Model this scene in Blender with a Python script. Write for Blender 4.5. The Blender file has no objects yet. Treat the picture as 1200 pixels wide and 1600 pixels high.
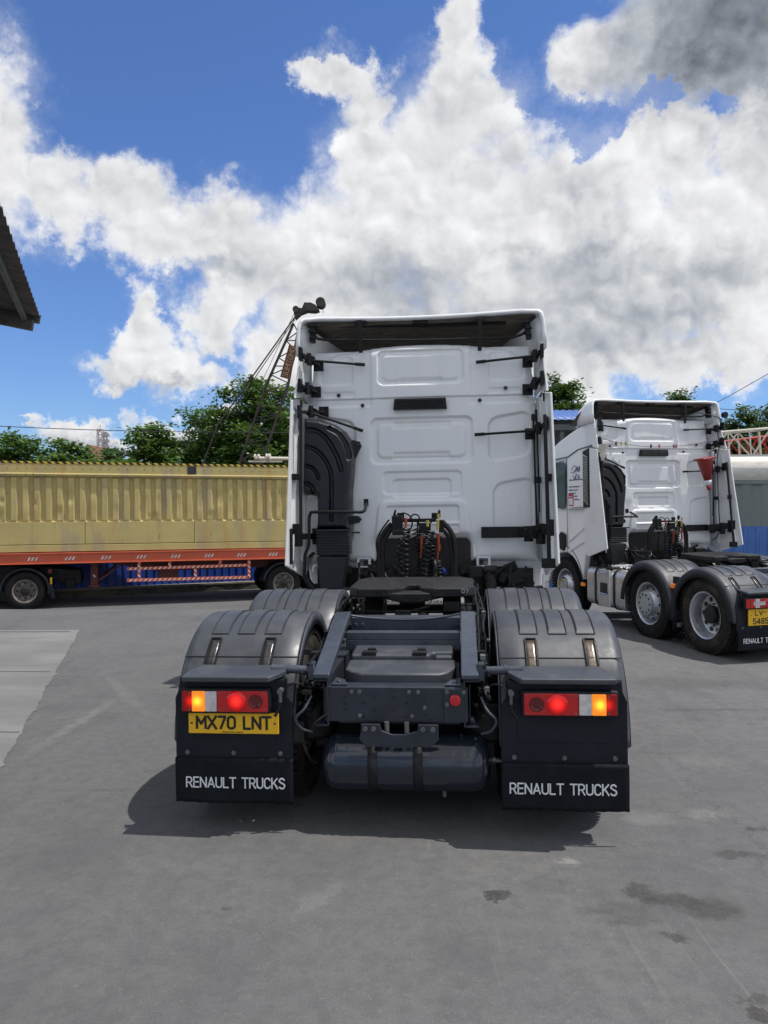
import bpy, bmesh, math, random
import numpy as np
from mathutils import Vector, Matrix
R = math.radians
random.seed(7)
scene = bpy.context.scene
COL = scene.collection

# ------------------------------------------------------------ camera
CAMH = 1.87
cam_d = bpy.data.cameras.new('camera')
cam = bpy.data.objects.new('camera', cam_d)
COL.objects.link(cam)
cam.location = (0, 0, CAMH)
cam.rotation_euler = (R(90) - math.atan(10 / 1200), 0, 0)
cam_d.sensor_fit = 'VERTICAL'
cam_d.sensor_height = 36
cam_d.lens = 27
cam_d.clip_start = 0.05
cam_d.clip_end = 2000
scene.camera = cam
scene.render.resolution_x = 768
scene.render.resolution_y = 1024
scene.view_settings.view_transform = 'Standard'
scene.view_settings.look = 'None'
scene.view_settings.exposure = 0
scene.view_settings.gamma = 1

# ------------------------------------------------------------ sun
SUN_DIR = Vector((0.385, -0.02, 1.0)).normalized()
sd = bpy.data.lights.new('sun', 'SUN')
sd.energy = 4.0
sd.angle = R(0.6)
sd.color = (1.0, 0.95, 0.88)
so = bpy.data.objects.new('sun', sd)
so.rotation_euler = SUN_DIR.to_track_quat('Z', 'Y').to_euler()
COL.objects.link(so)

# ------------------------------------------------------------ node helper
class NT:
    def __init__(s, tree):
        s.t = tree; s.n = tree.nodes; s.l = tree.links
    def new(s, typ, **kw):
        n = s.n.new(typ)
        for k, v in kw.items(): setattr(n, k, v)
        return n
    def put(s, sock, v):
        if hasattr(v, 'is_output') or isinstance(v, bpy.types.NodeSocket): s.l.new(v, sock)
        elif v is not None: sock.default_value = v
    def math(s, op, a, b=None, c=None, clamp=False):
        n = s.new('ShaderNodeMath', operation=op, use_clamp=clamp)
        s.put(n.inputs[0], a); s.put(n.inputs[1], b); s.put(n.inputs[2], c)
        return n.outputs[0]
    def vmath(s, op, a, b=None, scale=None):
        n = s.new('ShaderNodeVectorMath', operation=op)
        s.put(n.inputs[0], a)
        if b is not None: s.put(n.inputs[1], b)
        if scale is not None: s.put(n.inputs['Scale'], scale)
        return n.outputs['Value'] if op in ('LENGTH', 'DOT_PRODUCT', 'DISTANCE') else n.outputs[0]
    def noise(s, vec, scale, detail=4, rough=.55, dist=0, color=False):
        n = s.new('ShaderNodeTexNoise')
        if vec is not None: s.l.new(vec, n.inputs['Vector'])
        n.inputs['Scale'].default_value = scale; n.inputs['Detail'].default_value = detail
        n.inputs['Roughness'].default_value = rough; n.inputs['Distortion'].default_value = dist
        return n.outputs['Color'] if color else n.outputs['Fac']
    def ramp(s, fac, a, b, lo=0., hi=1., smooth=True):
        n = s.new('ShaderNodeMapRange', interpolation_type='SMOOTHSTEP' if smooth else 'LINEAR')
        s.put(n.inputs['Value'], fac)
        n.inputs['From Min'].default_value = a; n.inputs['From Max'].default_value = b
        n.inputs['To Min'].default_value = lo; n.inputs['To Max'].default_value = hi
        return n.outputs[0]
    def mix(s, fac, a, b, blend='MIX'):
        n = s.new('ShaderNodeMix', data_type='RGBA', blend_type=blend)
        s.put(n.inputs[0], fac)
        s.put(n.inputs[6], a if not isinstance(a, tuple) else (*a[:3], 1))
        s.put(n.inputs[7], b if not isinstance(b, tuple) else (*b[:3], 1))
        return n.outputs[2]

# ------------------------------------------------------------ world: Nishita sky with cumulus
world = bpy.data.worlds.new('World'); scene.world = world
world.use_nodes = True
w = NT(world.node_tree); w.n.clear()
sky = w.new('ShaderNodeTexSky', sky_type='NISHITA')
sky.sun_disc = False
sky.sun_elevation = math.asin(SUN_DIR.z)
sky.sun_rotation = math.atan2(SUN_DIR.x, SUN_DIR.y)
sky.air_density = 1.0; sky.dust_density = .4; sky.ozone_density = 2.0; sky.altitude = 0
tc = w.new('ShaderNodeTexCoord')
dirv = tc.outputs['Generated']
sep = w.new('ShaderNodeSeparateXYZ'); w.l.new(dirv, sep.inputs[0])
az = w.math('MULTIPLY', w.math('ARCTAN2', sep.outputs[0], sep.outputs[1]), 180 / math.pi)
el = w.math('MULTIPLY', w.math('ARCSINE', sep.outputs[2]), 180 / math.pi)
com = w.new('ShaderNodeCombineXYZ'); w.put(com.inputs[0], az); w.put(com.inputs[1], el)
P0 = com.outputs[0]
n1 = w.noise(dirv, 5.0, 7, .62, color=True)
n2 = w.noise(dirv, 17.0, 8, .66, color=True)
wv = w.vmath('SCALE', w.vmath('SUBTRACT', n1, (.5, .5, .5)), scale=8.5)
wv2 = w.vmath('SCALE', w.vmath('SUBTRACT', n2, (.5, .5, .5)), scale=6.0)
P = w.vmath('ADD', w.vmath('ADD', P0, wv), wv2)
P = w.vmath('MULTIPLY', P, (1, 1, 0))
def sk(px, py):
    a = math.atan((px - 600) / 1200)
    return (math.degrees(a), math.degrees(math.atan((790 - py) / 1200 * math.cos(a))))
def field(blobs):
    """union of soft ellipses in azimuth/elevation"""
    out = None
    for (px, py, rx, ry) in blobs:
        a, e = sk(px, py)
        k = 1200 * math.pi / 180
        v = w.vmath('MULTIPLY', w.vmath('SUBTRACT', P, (a, e, 0)), (k / rx, k / ry, 0))
        d = w.math('SUBTRACT', 1.0, w.vmath('LENGTH', v))
        if out is None: out = d
        else:
            out = w.math('SMOOTH_MAX', out, d, .18)
    return out
cumulus = [(-20, 200, 90, 150), (70, 300, 110, 62), (175, 320, 80, 62), (240, 370, 95, 62), (330, 370, 100, 80),
           (400, 430, 120, 105), (350, 510, 60, 50), (530, 430, 170, 150), (505, 115, 50, 34), (560, 140, 52, 40), (600, 190, 60, 60),
           (580, 270, 85, 85), (740, 60, 48, 66), (745, 190, 120, 100), (690, 320, 220, 160), (850, 330, 190, 150),
           (850, 440, 330, 170), (1010, 265, 105, 85), (1000, 205, 60, 45), (1190, 270, 95, 90), (1110, 400, 210, 160),
           (945, 70, 75, 70), (1090, 50, 150, 105), (1200, 130, 110, 110), (600, 540, 230, 90), (900, 545, 230, 50),
           (440, 575, 70, 60), (215, 565, 78, 30), (290, 585, 70, 34), (225, 500, 40, 60), (250, 550, 70, 40), (140, 655, 95, 26),
           (260, 665, 60, 26), (330, 648, 30, 18), (30, 650, 22, 8), (1040, 550, 120, 40), (930, 600, 60, 30), (1120, 590, 110, 36), (1200, 540, 100, 60)]
dark = [(820, 500, 330, 70), (620, 470, 170, 70), (900, 430, 150, 50), (330, 440, 80, 30), (240, 592, 90, 16), (170, 672, 100, 18), (1100, 470, 120, 60)]
F = field(cumulus)
def billow(vec, k=1.0):
    """cauliflower relief: creased valleys between rounded lumps"""
    a = w.math('ABSOLUTE', w.math('SUBTRACT', w.math('MULTIPLY', w.noise(vec, 9.0 * k, 1, .5), 2), 1))
    b = w.math('ABSOLUTE', w.math('SUBTRACT', w.math('MULTIPLY', w.noise(vec, 24.0 * k, 1.5, .5), 2), 1))
    c = w.math('ABSOLUTE', w.math('SUBTRACT', w.math('MULTIPLY', w.noise(vec, 62.0 * k, 2, .5), 2), 1))
    return w.math('ADD', w.math('ADD', w.math('MULTIPLY', a, 1.0), w.math('MULTIPLY', b, .55)), w.math('MULTIPLY', c, .15))
wq = w.vmath('ADD', dirv, w.vmath('SCALE', w.vmath('SUBTRACT', n2, (.5, .5, .5)), scale=.035))
bl = billow(wq); bl2 = billow(w.vmath('ADD', wq, (0.007, 0.0, 0.011)))
fb = w.noise(dirv, 11.0, 9, .64)
dens = w.math('ADD', F, w.math('MULTIPLY', w.math('SUBTRACT', fb, .5), .62))
dens = w.math('ADD', dens, w.math('MULTIPLY', w.math('SUBTRACT', bl, .38), .62))
# cloud cover added behind and beside the camera, unseen, to light the cab backs
gen = w.math('MULTIPLY', w.math('SUBTRACT', w.noise(dirv, 2.3, 9, .6), .44), 4.0)
ay = w.math('ABSOLUTE', az)
aside = w.ramp(ay, 30, 44)
elhi = w.ramp(el, 37, 50)
other = w.math('MAXIMUM', aside, elhi)
dens = w.math('ADD', w.math('MULTIPLY', dens, w.math('SUBTRACT', 1, other)), w.math('MULTIPLY', gen, other))
holes = field([(925, 185, 30, 45), (1130, 172, 34, 24), (1035, 150, 26, 16), (835, 60, 30, 60), (530, 40, 60, 40)])
dens = w.math('SUBTRACT', dens, w.math('MULTIPLY', w.ramp(holes, -.5, .8), .85))
cover = w.ramp(dens, -.14, .40)
wisp = w.math('MULTIPLY', w.ramp(w.math('ADD', F, w.math('MULTIPLY', w.math('SUBTRACT', w.noise(dirv, 7, 9, .7), .5), 1.5)), -.20, .75), .42)
cover = w.math('MAXIMUM', cover, wisp)
# self shading: lit towards the sun, grey in thick cores and bases
sb = w.noise(dirv, 6.0, 3, .5); sb2 = w.noise(w.vmath('ADD', dirv, (0.018, 0.0, 0.030)), 6.0, 3, .5)
lit = w.math('ADD', w.math('MULTIPLY', w.math('SUBTRACT', bl, bl2), .50), w.math('MULTIPLY', w.math('SUBTRACT', sb, sb2), .72))
lit = w.math('MULTIPLY', lit, w.ramp(dens, .0, .35, .5, 1.0))
core = w.ramp(dens, .25, 1.2)
D = w.ramp(field(dark), -.35, .85)
shade = w.math('SUBTRACT', w.math('ADD', .86, lit), w.math('MULTIPLY', core, .06))
shade = w.math('SUBTRACT', shade, w.math('MULTIPLY', D, .24))
edge = w.math('SUBTRACT', 1, w.ramp(dens, .02, .42))
shade = w.math('ADD', shade, w.math('MULTIPLY', edge, .12))
tr_dark = field([(1150, 20, 150, 130)])
shade = w.math('SUBTRACT', shade, w.math('MULTIPLY', w.ramp(tr_dark, -.55, .8), .62))
shade = w.math('ADD', shade, w.math('MULTIPLY', other, .04))  # the added unseen clouds are brightened as fill
shade = w.math('MAXIMUM', w.math('MINIMUM', shade, 1.12), .14)
ccol = w.mix(w.ramp(shade, .35, .85), (.79, .87, 1.0), (.98, .985, 1.0))
cloud = w.vmath('SCALE', ccol, scale=w.math('MULTIPLY', shade, .96))
skyc = w.vmath('SCALE', w.vmath('MULTIPLY', sky.outputs[0], (.66, .87, 1.25)), scale=.110)
tot = w.mix(cover, skyc, cloud)
bg = w.new('ShaderNodeBackground'); w.l.new(tot, bg.inputs[0]); bg.inputs[1].default_value = 1.0
wo = w.new('ShaderNodeOutputWorld'); w.l.new(bg.outputs[0], wo.inputs[0])

# ------------------------------------------------------------ materials
def mat(name, col, rough=.5, metal=0., var=.12, scale=6, bump=0., bscale=80, spec=.5, dirt=0., dcol=(.12, .11, .1), dscale=3,
        emit=None, est=1., trans=0., coat=0., stretch=None, rvar=.1):
    m = bpy.data.materials.new(name); m.use_nodes = True
    t = NT(m.node_tree); b = t.n['Principled BSDF']
    tcn = t.new('ShaderNodeTexCoord'); v = tcn.outputs['Object']
    if stretch: v = t.vmath('MULTIPLY', v, stretch)
    nz = t.noise(v, scale, 5, .6)
    lo = tuple(c * (1 - var) for c in col); hi = tuple(min(1, c * (1 + var)) for c in col)
    c = t.mix(t.ramp(nz, .3, .7), lo, hi)
    if dirt:
        dn = t.noise(v, dscale, 8, .68)
        c = t.mix(t.math('MULTIPLY', t.ramp(dn, .47, .72), dirt), c, dcol)
    t.l.new(c, b.inputs['Base Color'])
    rn = t.noise(v, scale * 2.3, 6, .65)
    t.l.new(t.ramp(rn, .3, .7, max(0, rough - rvar), min(1, rough + rvar)), b.inputs['Roughness'])
    b.inputs['Metallic'].default_value = metal
    b.inputs['Specular IOR Level'].default_value = spec
    b.inputs['Coat Weight'].default_value = coat
    b.inputs['Transmission Weight'].default_value = trans
    if bump:
        bn = t.new('ShaderNodeBump'); bn.inputs['Strength'].default_value = bump; bn.inputs['Distance'].default_value = .01
        t.l.new(t.noise(v, bscale, 6, .65), bn.inputs['Height']); t.l.new(bn.outputs[0], b.inputs['Normal'])
    if emit:
        b.inputs['Emission Color'].default_value = (*emit, 1); b.inputs['Emission Strength'].default_value = est
    return m
M = {}
M['white'] = mat('white paint', (.80, .82, .84), .30, var=.008, dirt=.16, dcol=(.58, .57, .54), dscale=2.2, stretch=(3, 1, .35), coat=.15, bump=.0, rvar=.03, bscale=12)
M['whitein'] = mat('white panel inner side', (.74, .76, .77), .42, var=.03, dirt=.28, dcol=(.42, .40, .37), dscale=3)
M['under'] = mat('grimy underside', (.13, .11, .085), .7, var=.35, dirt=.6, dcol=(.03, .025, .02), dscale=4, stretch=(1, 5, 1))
M['plastic'] = mat('dark grey fender plastic', (.046, .052, .064), .46, var=.10, scale=3, dirt=.5, dcol=(.105, .105, .108), dscale=3.4, bump=.08, bscale=320, rvar=.12)
M['plastic_dk'] = mat('black plastic', (.010, .011, .014), .5, spec=.3, var=.2, dirt=.2, dcol=(.03, .03, .033), dscale=5, bump=.06, bscale=250)
M['duct'] = mat('duct plastic', (.012, .014, .019), .42, spec=.4, var=.15, scale=4, dirt=.25, dcol=(.035, .035, .04), dscale=3, bump=.05, bscale=160)
M['panel'] = mat('rear panel plastic', (.009, .012, .019), .55, spec=.25, var=.15, dirt=.25, dcol=(.028, .03, .036), dscale=4, bump=.06, bscale=260)
M['flap'] = mat('black rubber flap', (.006, .008, .012), .7, spec=.2, var=.2, dirt=.25, dcol=(.022, .023, .026), dscale=5, bump=.15, bscale=130)
M['frame'] = mat('slate chassis paint', (.050, .061, .083), .33, var=.08, dirt=.35, dcol=(.03, .03, .035), dscale=4, coat=.2, bump=.04, bscale=60)
M['frame_dk'] = mat('dark chassis paint', (.026, .032, .045), .42, spec=.4, var=.2, dirt=.35, dcol=(.04, .038, .036), dscale=5, bump=.06, bscale=60)
M['black'] = mat('black coated steel', (.006, .0065, .008), .5, spec=.3, var=.3, dirt=.2, dcol=(.022, .022, .024), dscale=8)
M['greasy'] = mat('greasy steel', (.010, .010, .011), .5, spec=.35, var=.5, scale=14, dirt=.45, dcol=(.038, .035, .032), dscale=10, bump=.5, bscale=40)
M['tyre'] = mat('tyre rubber', (.012, .012, .013), .8, spec=.2, var=.25, dirt=.4, dcol=(.035, .032, .029), dscale=5, bump=.15, bscale=90)
M['tyre_dusty'] = mat('dusty tyre', (.022, .02, .018), .85, spec=.2, var=.25, dirt=.6, dcol=(.10, .08, .062), dscale=4, bump=.2, bscale=90)
M['rim'] = mat('polished rim', (.50, .52, .55), .34, metal=.8, var=.06, dirt=.15, dcol=(.25, .24, .23), dscale=6)
M['hub'] = mat('grey hub paint', (.36, .38, .40), .45, metal=.3, var=.1, dirt=.3, dcol=(.15, .14, .13), dscale=12)
M['rim_old'] = mat('worn steel rim', (.22, .20, .18), .6, metal=.2, var=.25, dirt=.7, dcol=(.05, .04, .035), dscale=9)
M['alu'] = mat('aluminium', (.62, .63, .64), .36, metal=.8, var=.08, dirt=.3, dcol=(.35, .34, .33), dscale=4)
M['chrome'] = mat('bright steel', (.7, .7, .7), .25, metal=1, var=.05)
M['bolt'] = mat('zinc bolt', (.16, .17, .18), .45, metal=.6, var=.2)
M['tank'] = mat('slate tank paint', (.016, .022, .034), .18, spec=.4, var=.08, dirt=.3, dcol=(.03, .032, .036), dscale=4, coat=.35)
M['red_lens'] = mat('red lens', (.42, .008, .010), .12, var=.1, coat=.6, emit=(.5, .004, .008), est=.06)
M['red_dark'] = mat('dark red lens', (.12, .004, .006), .12, var=.2, coat=.6)
M['clear'] = mat('clear lens', (.62, .60, .60), .15, var=.15, scale=30, coat=.6)
M['red_cap'] = mat('red cap', (.55, .02, .03), .4, var=.1)
M['yellow_plate'] = mat('yellow plate', (.80, .47, .015), .38, var=.03)
M['ink'] = mat('black ink', (.012, .011, .010), .5)
M['lettering'] = mat('off white lettering', (.70, .73, .77), .55, var=.06, dirt=.3, dcol=(.3, .3, .32), dscale=30)
M['blue_ink'] = mat('navy ink', (.10, .12, .22), .5)
M['red_ink'] = mat('red sticker', (.50, .04, .06), .5)
M['amber'] = mat('amber reflector', (.80, .24, .02), .25, coat=.4, emit=(.9, .22, .02), est=.12)
M['orange_fit'] = mat('orange fitting', (.34, .045, .015), .45, var=.2)
M['yellow_fit'] = mat('yellow fitting', (.42, .33, .09), .5, var=.3)
M['reflect'] = mat('painted slot reflection', (.15, .12, .095), .25, var=.35, scale=14, metal=.3)  # brownish reflection in the slot recess, painted as colour, right fenders
M['reflect_dk'] = mat('painted dark slot reflection', (.045, .045, .05), .25, var=.35, scale=14, metal=.2)  # the same slot reflection painted darker, left fenders
M['glass'] = mat('tinted glass', (.02, .09, .13), .08, var=.15, coat=.3)
M['cone'] = mat('cone red', (.26, .022, .02), .5, var=.15, dirt=.3, dcol=(.15, .04, .04))
M['cloth'] = mat('grey cloth', (.55, .52, .46), .85, var=.2, bump=.3, bscale=60)

def lit_lens(name, base, hot, rim, ctr, rad, s0, s1):
    """a lamp lens glowing round its bulb"""
    m = bpy.data.materials.new(name); m.use_nodes = True
    t = NT(m.node_tree); b = t.n['Principled BSDF']
    b.inputs['Base Color'].default_value = (*base, 1); b.inputs['Roughness'].default_value = .15
    v = t.new('ShaderNodeTexCoord').outputs['Object']
    d = t.vmath('DISTANCE', v, ctr)
    f = t.ramp(d, rad, 0.0)
    t.l.new(t.mix(f, rim, hot), b.inputs['Emission Color'])
    t.l.new(t.ramp(d, rad, 0, s1, s0), b.inputs['Emission Strength'])
    return m

# meshes named here are split into one object per separate piece
SPLIT = {'crossmember_holes': 'crossmember_hole', 'tank_weld': 'tank_weld', 'guard_stripes': 'guard_stripe', 'strip': 'strip', 'cable_clips': 'cable_clip', 'rail_bolts': 'rail_bolt', 'fender_stay': 'fender_stay', 'lid_latch': 'lid_latch', 'hose_coupling': 'hose_coupling', 'wall_grommets': 'wall_grommet',
         'panel_bolts': 'panel_bolt', 'lens_screws': 'lens_screw', 'crossmember_bolts': 'crossmember_bolt', 'bracket_bolts': 'bracket_bolt', 'raised_strips': 'raised_strip', 'gusset_plate': 'gusset_plate',
         'duct_ear': 'duct_ear', 'headlight': 'headlight', 'wall_hook': 'wall_hook', 'plate_screws': 'plate_screw', 'fence_posts': 'fence_post', 'main_beams': 'main_beam', 'clamp': 'clamp', 'column': 'column',
         'purlin': 'purlin', 'rafter': 'rafter', 'pendant_rope': 'pendant_rope', 'fairing_rib': 'fairing_rib', 'wheel_nuts': 'wheel_nut', 'tail_cable': 'tail_cable', 'hose_loop': 'hose_loop', 'fairing_rod': 'fairing_rod', 'lower_panels': 'lower_panel', 'flank_crease': 'flank_crease', 'strip_outline': 'strip_outline'}
# ------------------------------------------------------------ mesh builder
def frame_from(d, up=None):
    d = Vector(d).normalized()
    u = Vector(up) if up else (Vector((0, 0, 1)) if abs(d.z) < .9 else Vector((1, 0, 0)))
    a = d.cross(u).normalized(); b = a.cross(d).normalized()
    return a, b
class MB:
    def __init__(s): s.v = []; s.f = []; s.m = []; s.a = []; s.sub = False
    def add(s, vs, fs, m=0):
        o = len(s.v); s.a.append((o, len(s.f), m)); s.v += [tuple(p) for p in vs]
        for f in fs: s.f.append(tuple(i + o for i in f)); s.m.append(m)
        return s
    def box(s, x0, x1, y0, y1, z0, z1, m=0):
        vs = [(x, y, z) for x in (x0, x1) for y in (y0, y1) for z in (z0, z1)]
        return s.add(vs, [(0, 1, 3, 2), (4, 6, 7, 5), (0, 4, 5, 1), (2, 3, 7, 6), (0, 2, 6, 4), (1, 5, 7, 3)], m)
    def bx(s, c, sz, m=0, rot=None):
        vs = [Vector(((i - .5) * sz[0], (j - .5) * sz[1], (k - .5) * sz[2])) for i in (0, 1) for j in (0, 1) for k in (0, 1)]
        if rot is not None: vs = [rot @ p for p in vs]
        vs = [p + Vector(c) for p in vs]
        return s.add(vs, [(0, 1, 3, 2), (4, 6, 7, 5), (0, 4, 5, 1), (2, 3, 7, 6), (0, 2, 6, 4), (1, 5, 7, 3)], m)
    def bar(s, p0, p1, w_, h_, m=0, up=None):
        p0 = Vector(p0); p1 = Vector(p1); a, b = frame_from(p1 - p0, up)
        vs = []
        for p in (p0, p1):
            for i, j in ((-1, -1), (1, -1), (1, 1), (-1, 1)): vs.append(p + a * i * w_ / 2 + b * j * h_ / 2)
        return s.add(vs, [(0, 1, 2, 3), (7, 6, 5, 4), (0, 4, 5, 1), (1, 5, 6, 2), (2, 6, 7, 3), (3, 7, 4, 0)], m)
    def prism(s, pts, a0, a1, axis='x', m=0):
        def P3(p, a):
            return {'x': (a, p[0], p[1]), 'y': (p[0], a, p[1]), 'z': (p[0], p[1], a)}[axis]
        n = len(pts)
        vs = [P3(p, a0) for p in pts] + [P3(p, a1) for p in pts]
        fs = [tuple(range(n)), tuple(range(2 * n - 1, n - 1, -1))] + [(i, i + n, (i + 1) % n + n, (i + 1) % n) for i in range(n)]
        return s.add(vs, fs, m)
    def tube(s, pts, r, n=8, m=0, cap=True):
        pts = [Vector(p) for p in pts]; rs = r if isinstance(r, (list, tuple)) else [r] * len(pts)
        vs = []; a = None
        for i, p in enumerate(pts):
            d = (pts[min(i + 1, len(pts) - 1)] - pts[max(i - 1, 0)])
            if d.length < 1e-9: d = Vector((0, 0, 1))
            d.normalize()
            if a is None: a, b = frame_from(d)
            else:
                a = (a - d * a.dot(d)); a.normalize(); b = d.cross(a)
            b = d.cross(a)
            for k in range(n):
                t = 2 * math.pi * k / n
                vs.append(p + (a * math.cos(t) + b * math.sin(t)) * rs[i])
        fs = [(i * n + k, i * n + (k + 1) % n, (i + 1) * n + (k + 1) % n, (i + 1) * n + k) for i in range(len(pts) - 1) for k in range(n)]
        if cap: fs += [tuple(range(n - 1, -1, -1)), tuple((len(pts) - 1) * n + k for k in range(n))]
        return s.add(vs, fs, m)
    def cyl(s, p0, p1, r0, r1=None, n=16, m=0): return s.tube([p0, p1], [r0, r0 if r1 is None else r1], n, m)
    def lathe(s, prof, c, ax, n=32, m=0, closed=False):
        """prof: (distance along axis, radius)"""
        c = Vector(c); ax = Vector(ax).normalized(); a, b = frame_from(ax)
        vs = []
        for (t, r) in prof:
            for k in range(n):
                q = 2 * math.pi * k / n
                vs.append(c + ax * t + (a * math.cos(q) + b * math.sin(q)) * max(r, 1e-4))
        L = len(prof)
        fs = [(i * n + k, i * n + (k + 1) % n, ((i + 1) % L) * n + (k + 1) % n, ((i + 1) % L) * n + k) for i in range(L if closed else L - 1) for k in range(n)]
        return s.add(vs, fs, m)
    def grid(s, pts, m=0, flip=False):
        """pts: rows of points"""
        h = len(pts); wd = len(pts[0]); vs = [p for row in pts for p in row]
        fs = [(i * wd + j, i * wd + j + 1, (i + 1) * wd + j + 1, (i + 1) * wd + j) for i in range(h - 1) for j in range(wd - 1)]
        return s.add(vs, fs, m)
    def pieces(s):
        n = len(s.a); par = list(range(n)); bb = []
        ends = [(s.a[i + 1][0], s.a[i + 1][1]) if i + 1 < n else (len(s.v), len(s.f)) for i in range(n)]
        for i in range(n):
            v = np.array([tuple(q) for q in s.v[s.a[i][0]:ends[i][0]]]); bb.append((v.min(0), v.max(0)))
        def find(i):
            while par[i] != i: i = par[i]
            return i
        for i in range(n):
            for j in range(i + 1, n):
                g = np.linalg.norm(np.maximum(0, np.maximum(bb[i][0] - bb[j][1], bb[j][0] - bb[i][1])))
                if g < .003: par[find(j)] = find(i)
        out = {}
        for i in range(n):
            q = out.setdefault(find(i), MB()); q.sub = True; o = s.a[i][0]
            q.add(s.v[o:ends[i][0]], [tuple(k - o for k in f) for f in s.f[s.a[i][1]:ends[i][1]]], s.a[i][2])
        return list(out.values())
    def build(s, name, mats, parent=None, bevel=0., ang=35, recalc=True, weld=False, solid=0., segs=2):
        if name in SPLIT and not s.sub:
            out = [q.build(SPLIT[name], mats, parent, bevel, ang, recalc, weld, solid, segs) for q in s.pieces()]
            return out[0]
        mats = mats if isinstance(mats, (list, tuple)) else [mats]
        me = bpy.data.meshes.new(name); me.from_pydata(s.v, [], s.f)
        for q in mats: me.materials.append(M[q] if isinstance(q, str) else q)
        me.polygons.foreach_set('material_index', s.m)
        bm = bmesh.new(); bm.from_mesh(me)
        if weld: bmesh.ops.remove_doubles(bm, verts=bm.verts, dist=1e-4)
        if recalc: bmesh.ops.recalc_face_normals(bm, faces=bm.faces)
        ca = R(ang)
        for f in bm.faces: f.smooth = True
        for e in bm.edges:
            if len(e.link_faces) == 2 and e.link_faces[0].normal.angle(e.link_faces[1].normal, 0) > ca: e.smooth = False
        bm.to_mesh(me); bm.free()
        o = bpy.data.objects.new(name, me); COL.objects.link(o)
        if parent is not None: o.parent = parent
        if solid:
            md = o.modifiers.new('solid', 'SOLIDIFY'); md.thickness = abs(solid); md.offset = -1 if solid > 0 else 1
        if bevel:
            md = o.modifiers.new('bevel', 'BEVEL'); md.width = bevel; md.segments = segs; md.limit_method = 'ANGLE'; md.angle_limit = R(40)
            md.harden_normals = True
        return o
def thing(name, label, cat, loc=(0, 0, 0), rot=(0, 0, 0), group=None):
    o = bpy.data.objects.new(name, None); COL.objects.link(o); o.empty_display_size = .2
    o.location = loc; o.rotation_euler = rot; o['label'] = label; o['category'] = cat
    if group: o['group'] = group
    return o
def tag(o, label=None, cat=None, group=None, kind=None):
    for k, v in (('label', label), ('category', cat), ('group', group), ('kind', kind)):
        if v: o[k] = v
    return o
def copy_tree(o, parent=None):
    c = o.copy(); COL.objects.link(c)
    if parent is not None: c.parent = parent
    for ch in list(o.children): copy_tree(ch, c)
    return c
def catmull(pts, k=6):
    pts = [Vector(p) for p in pts]; out = []
    for i in range(len(pts) - 1):
        p0 = pts[max(i - 1, 0)]; p1 = pts[i]; p2 = pts[i + 1]; p3 = pts[min(i + 2, len(pts) - 1)]
        for j in range(k):
            t = j / k
            out.append(.5 * ((2 * p1) + (p2 - p0) * t + (2 * p0 - 5 * p1 + 4 * p2 - p3) * t * t + (3 * p1 - p0 - 3 * p2 + p3) * t ** 3))
    out.append(pts[-1]); return out
def coil(pts, rc, rw, turns, n=6, m=0, mb=None, seg=12):
    path = catmull(pts, 12); N = turns * seg; out = []
    for i in range(N + 1):
        t = i / N * (len(path) - 1); k = min(int(t), len(path) - 2); p = path[k].lerp(path[k + 1], t - k)
        d = (path[k + 1] - path[k]).normalized(); a, b = frame_from(d, (0, 1, .01))
        q = 2 * math.pi * i / seg; out.append(p + (a * math.cos(q) + b * math.sin(q)) * rc)
    mb.tube(out, rw, n, m)
def _arc(cx, cy, rx, ry, a0, a1_, n=7): return [(cx + rx * math.cos(R(a0 + (a1_ - a0) * i / n)), cy + ry * math.sin(R(a0 + (a1_ - a0) * i / n))) for i in range(n + 1)]
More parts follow.
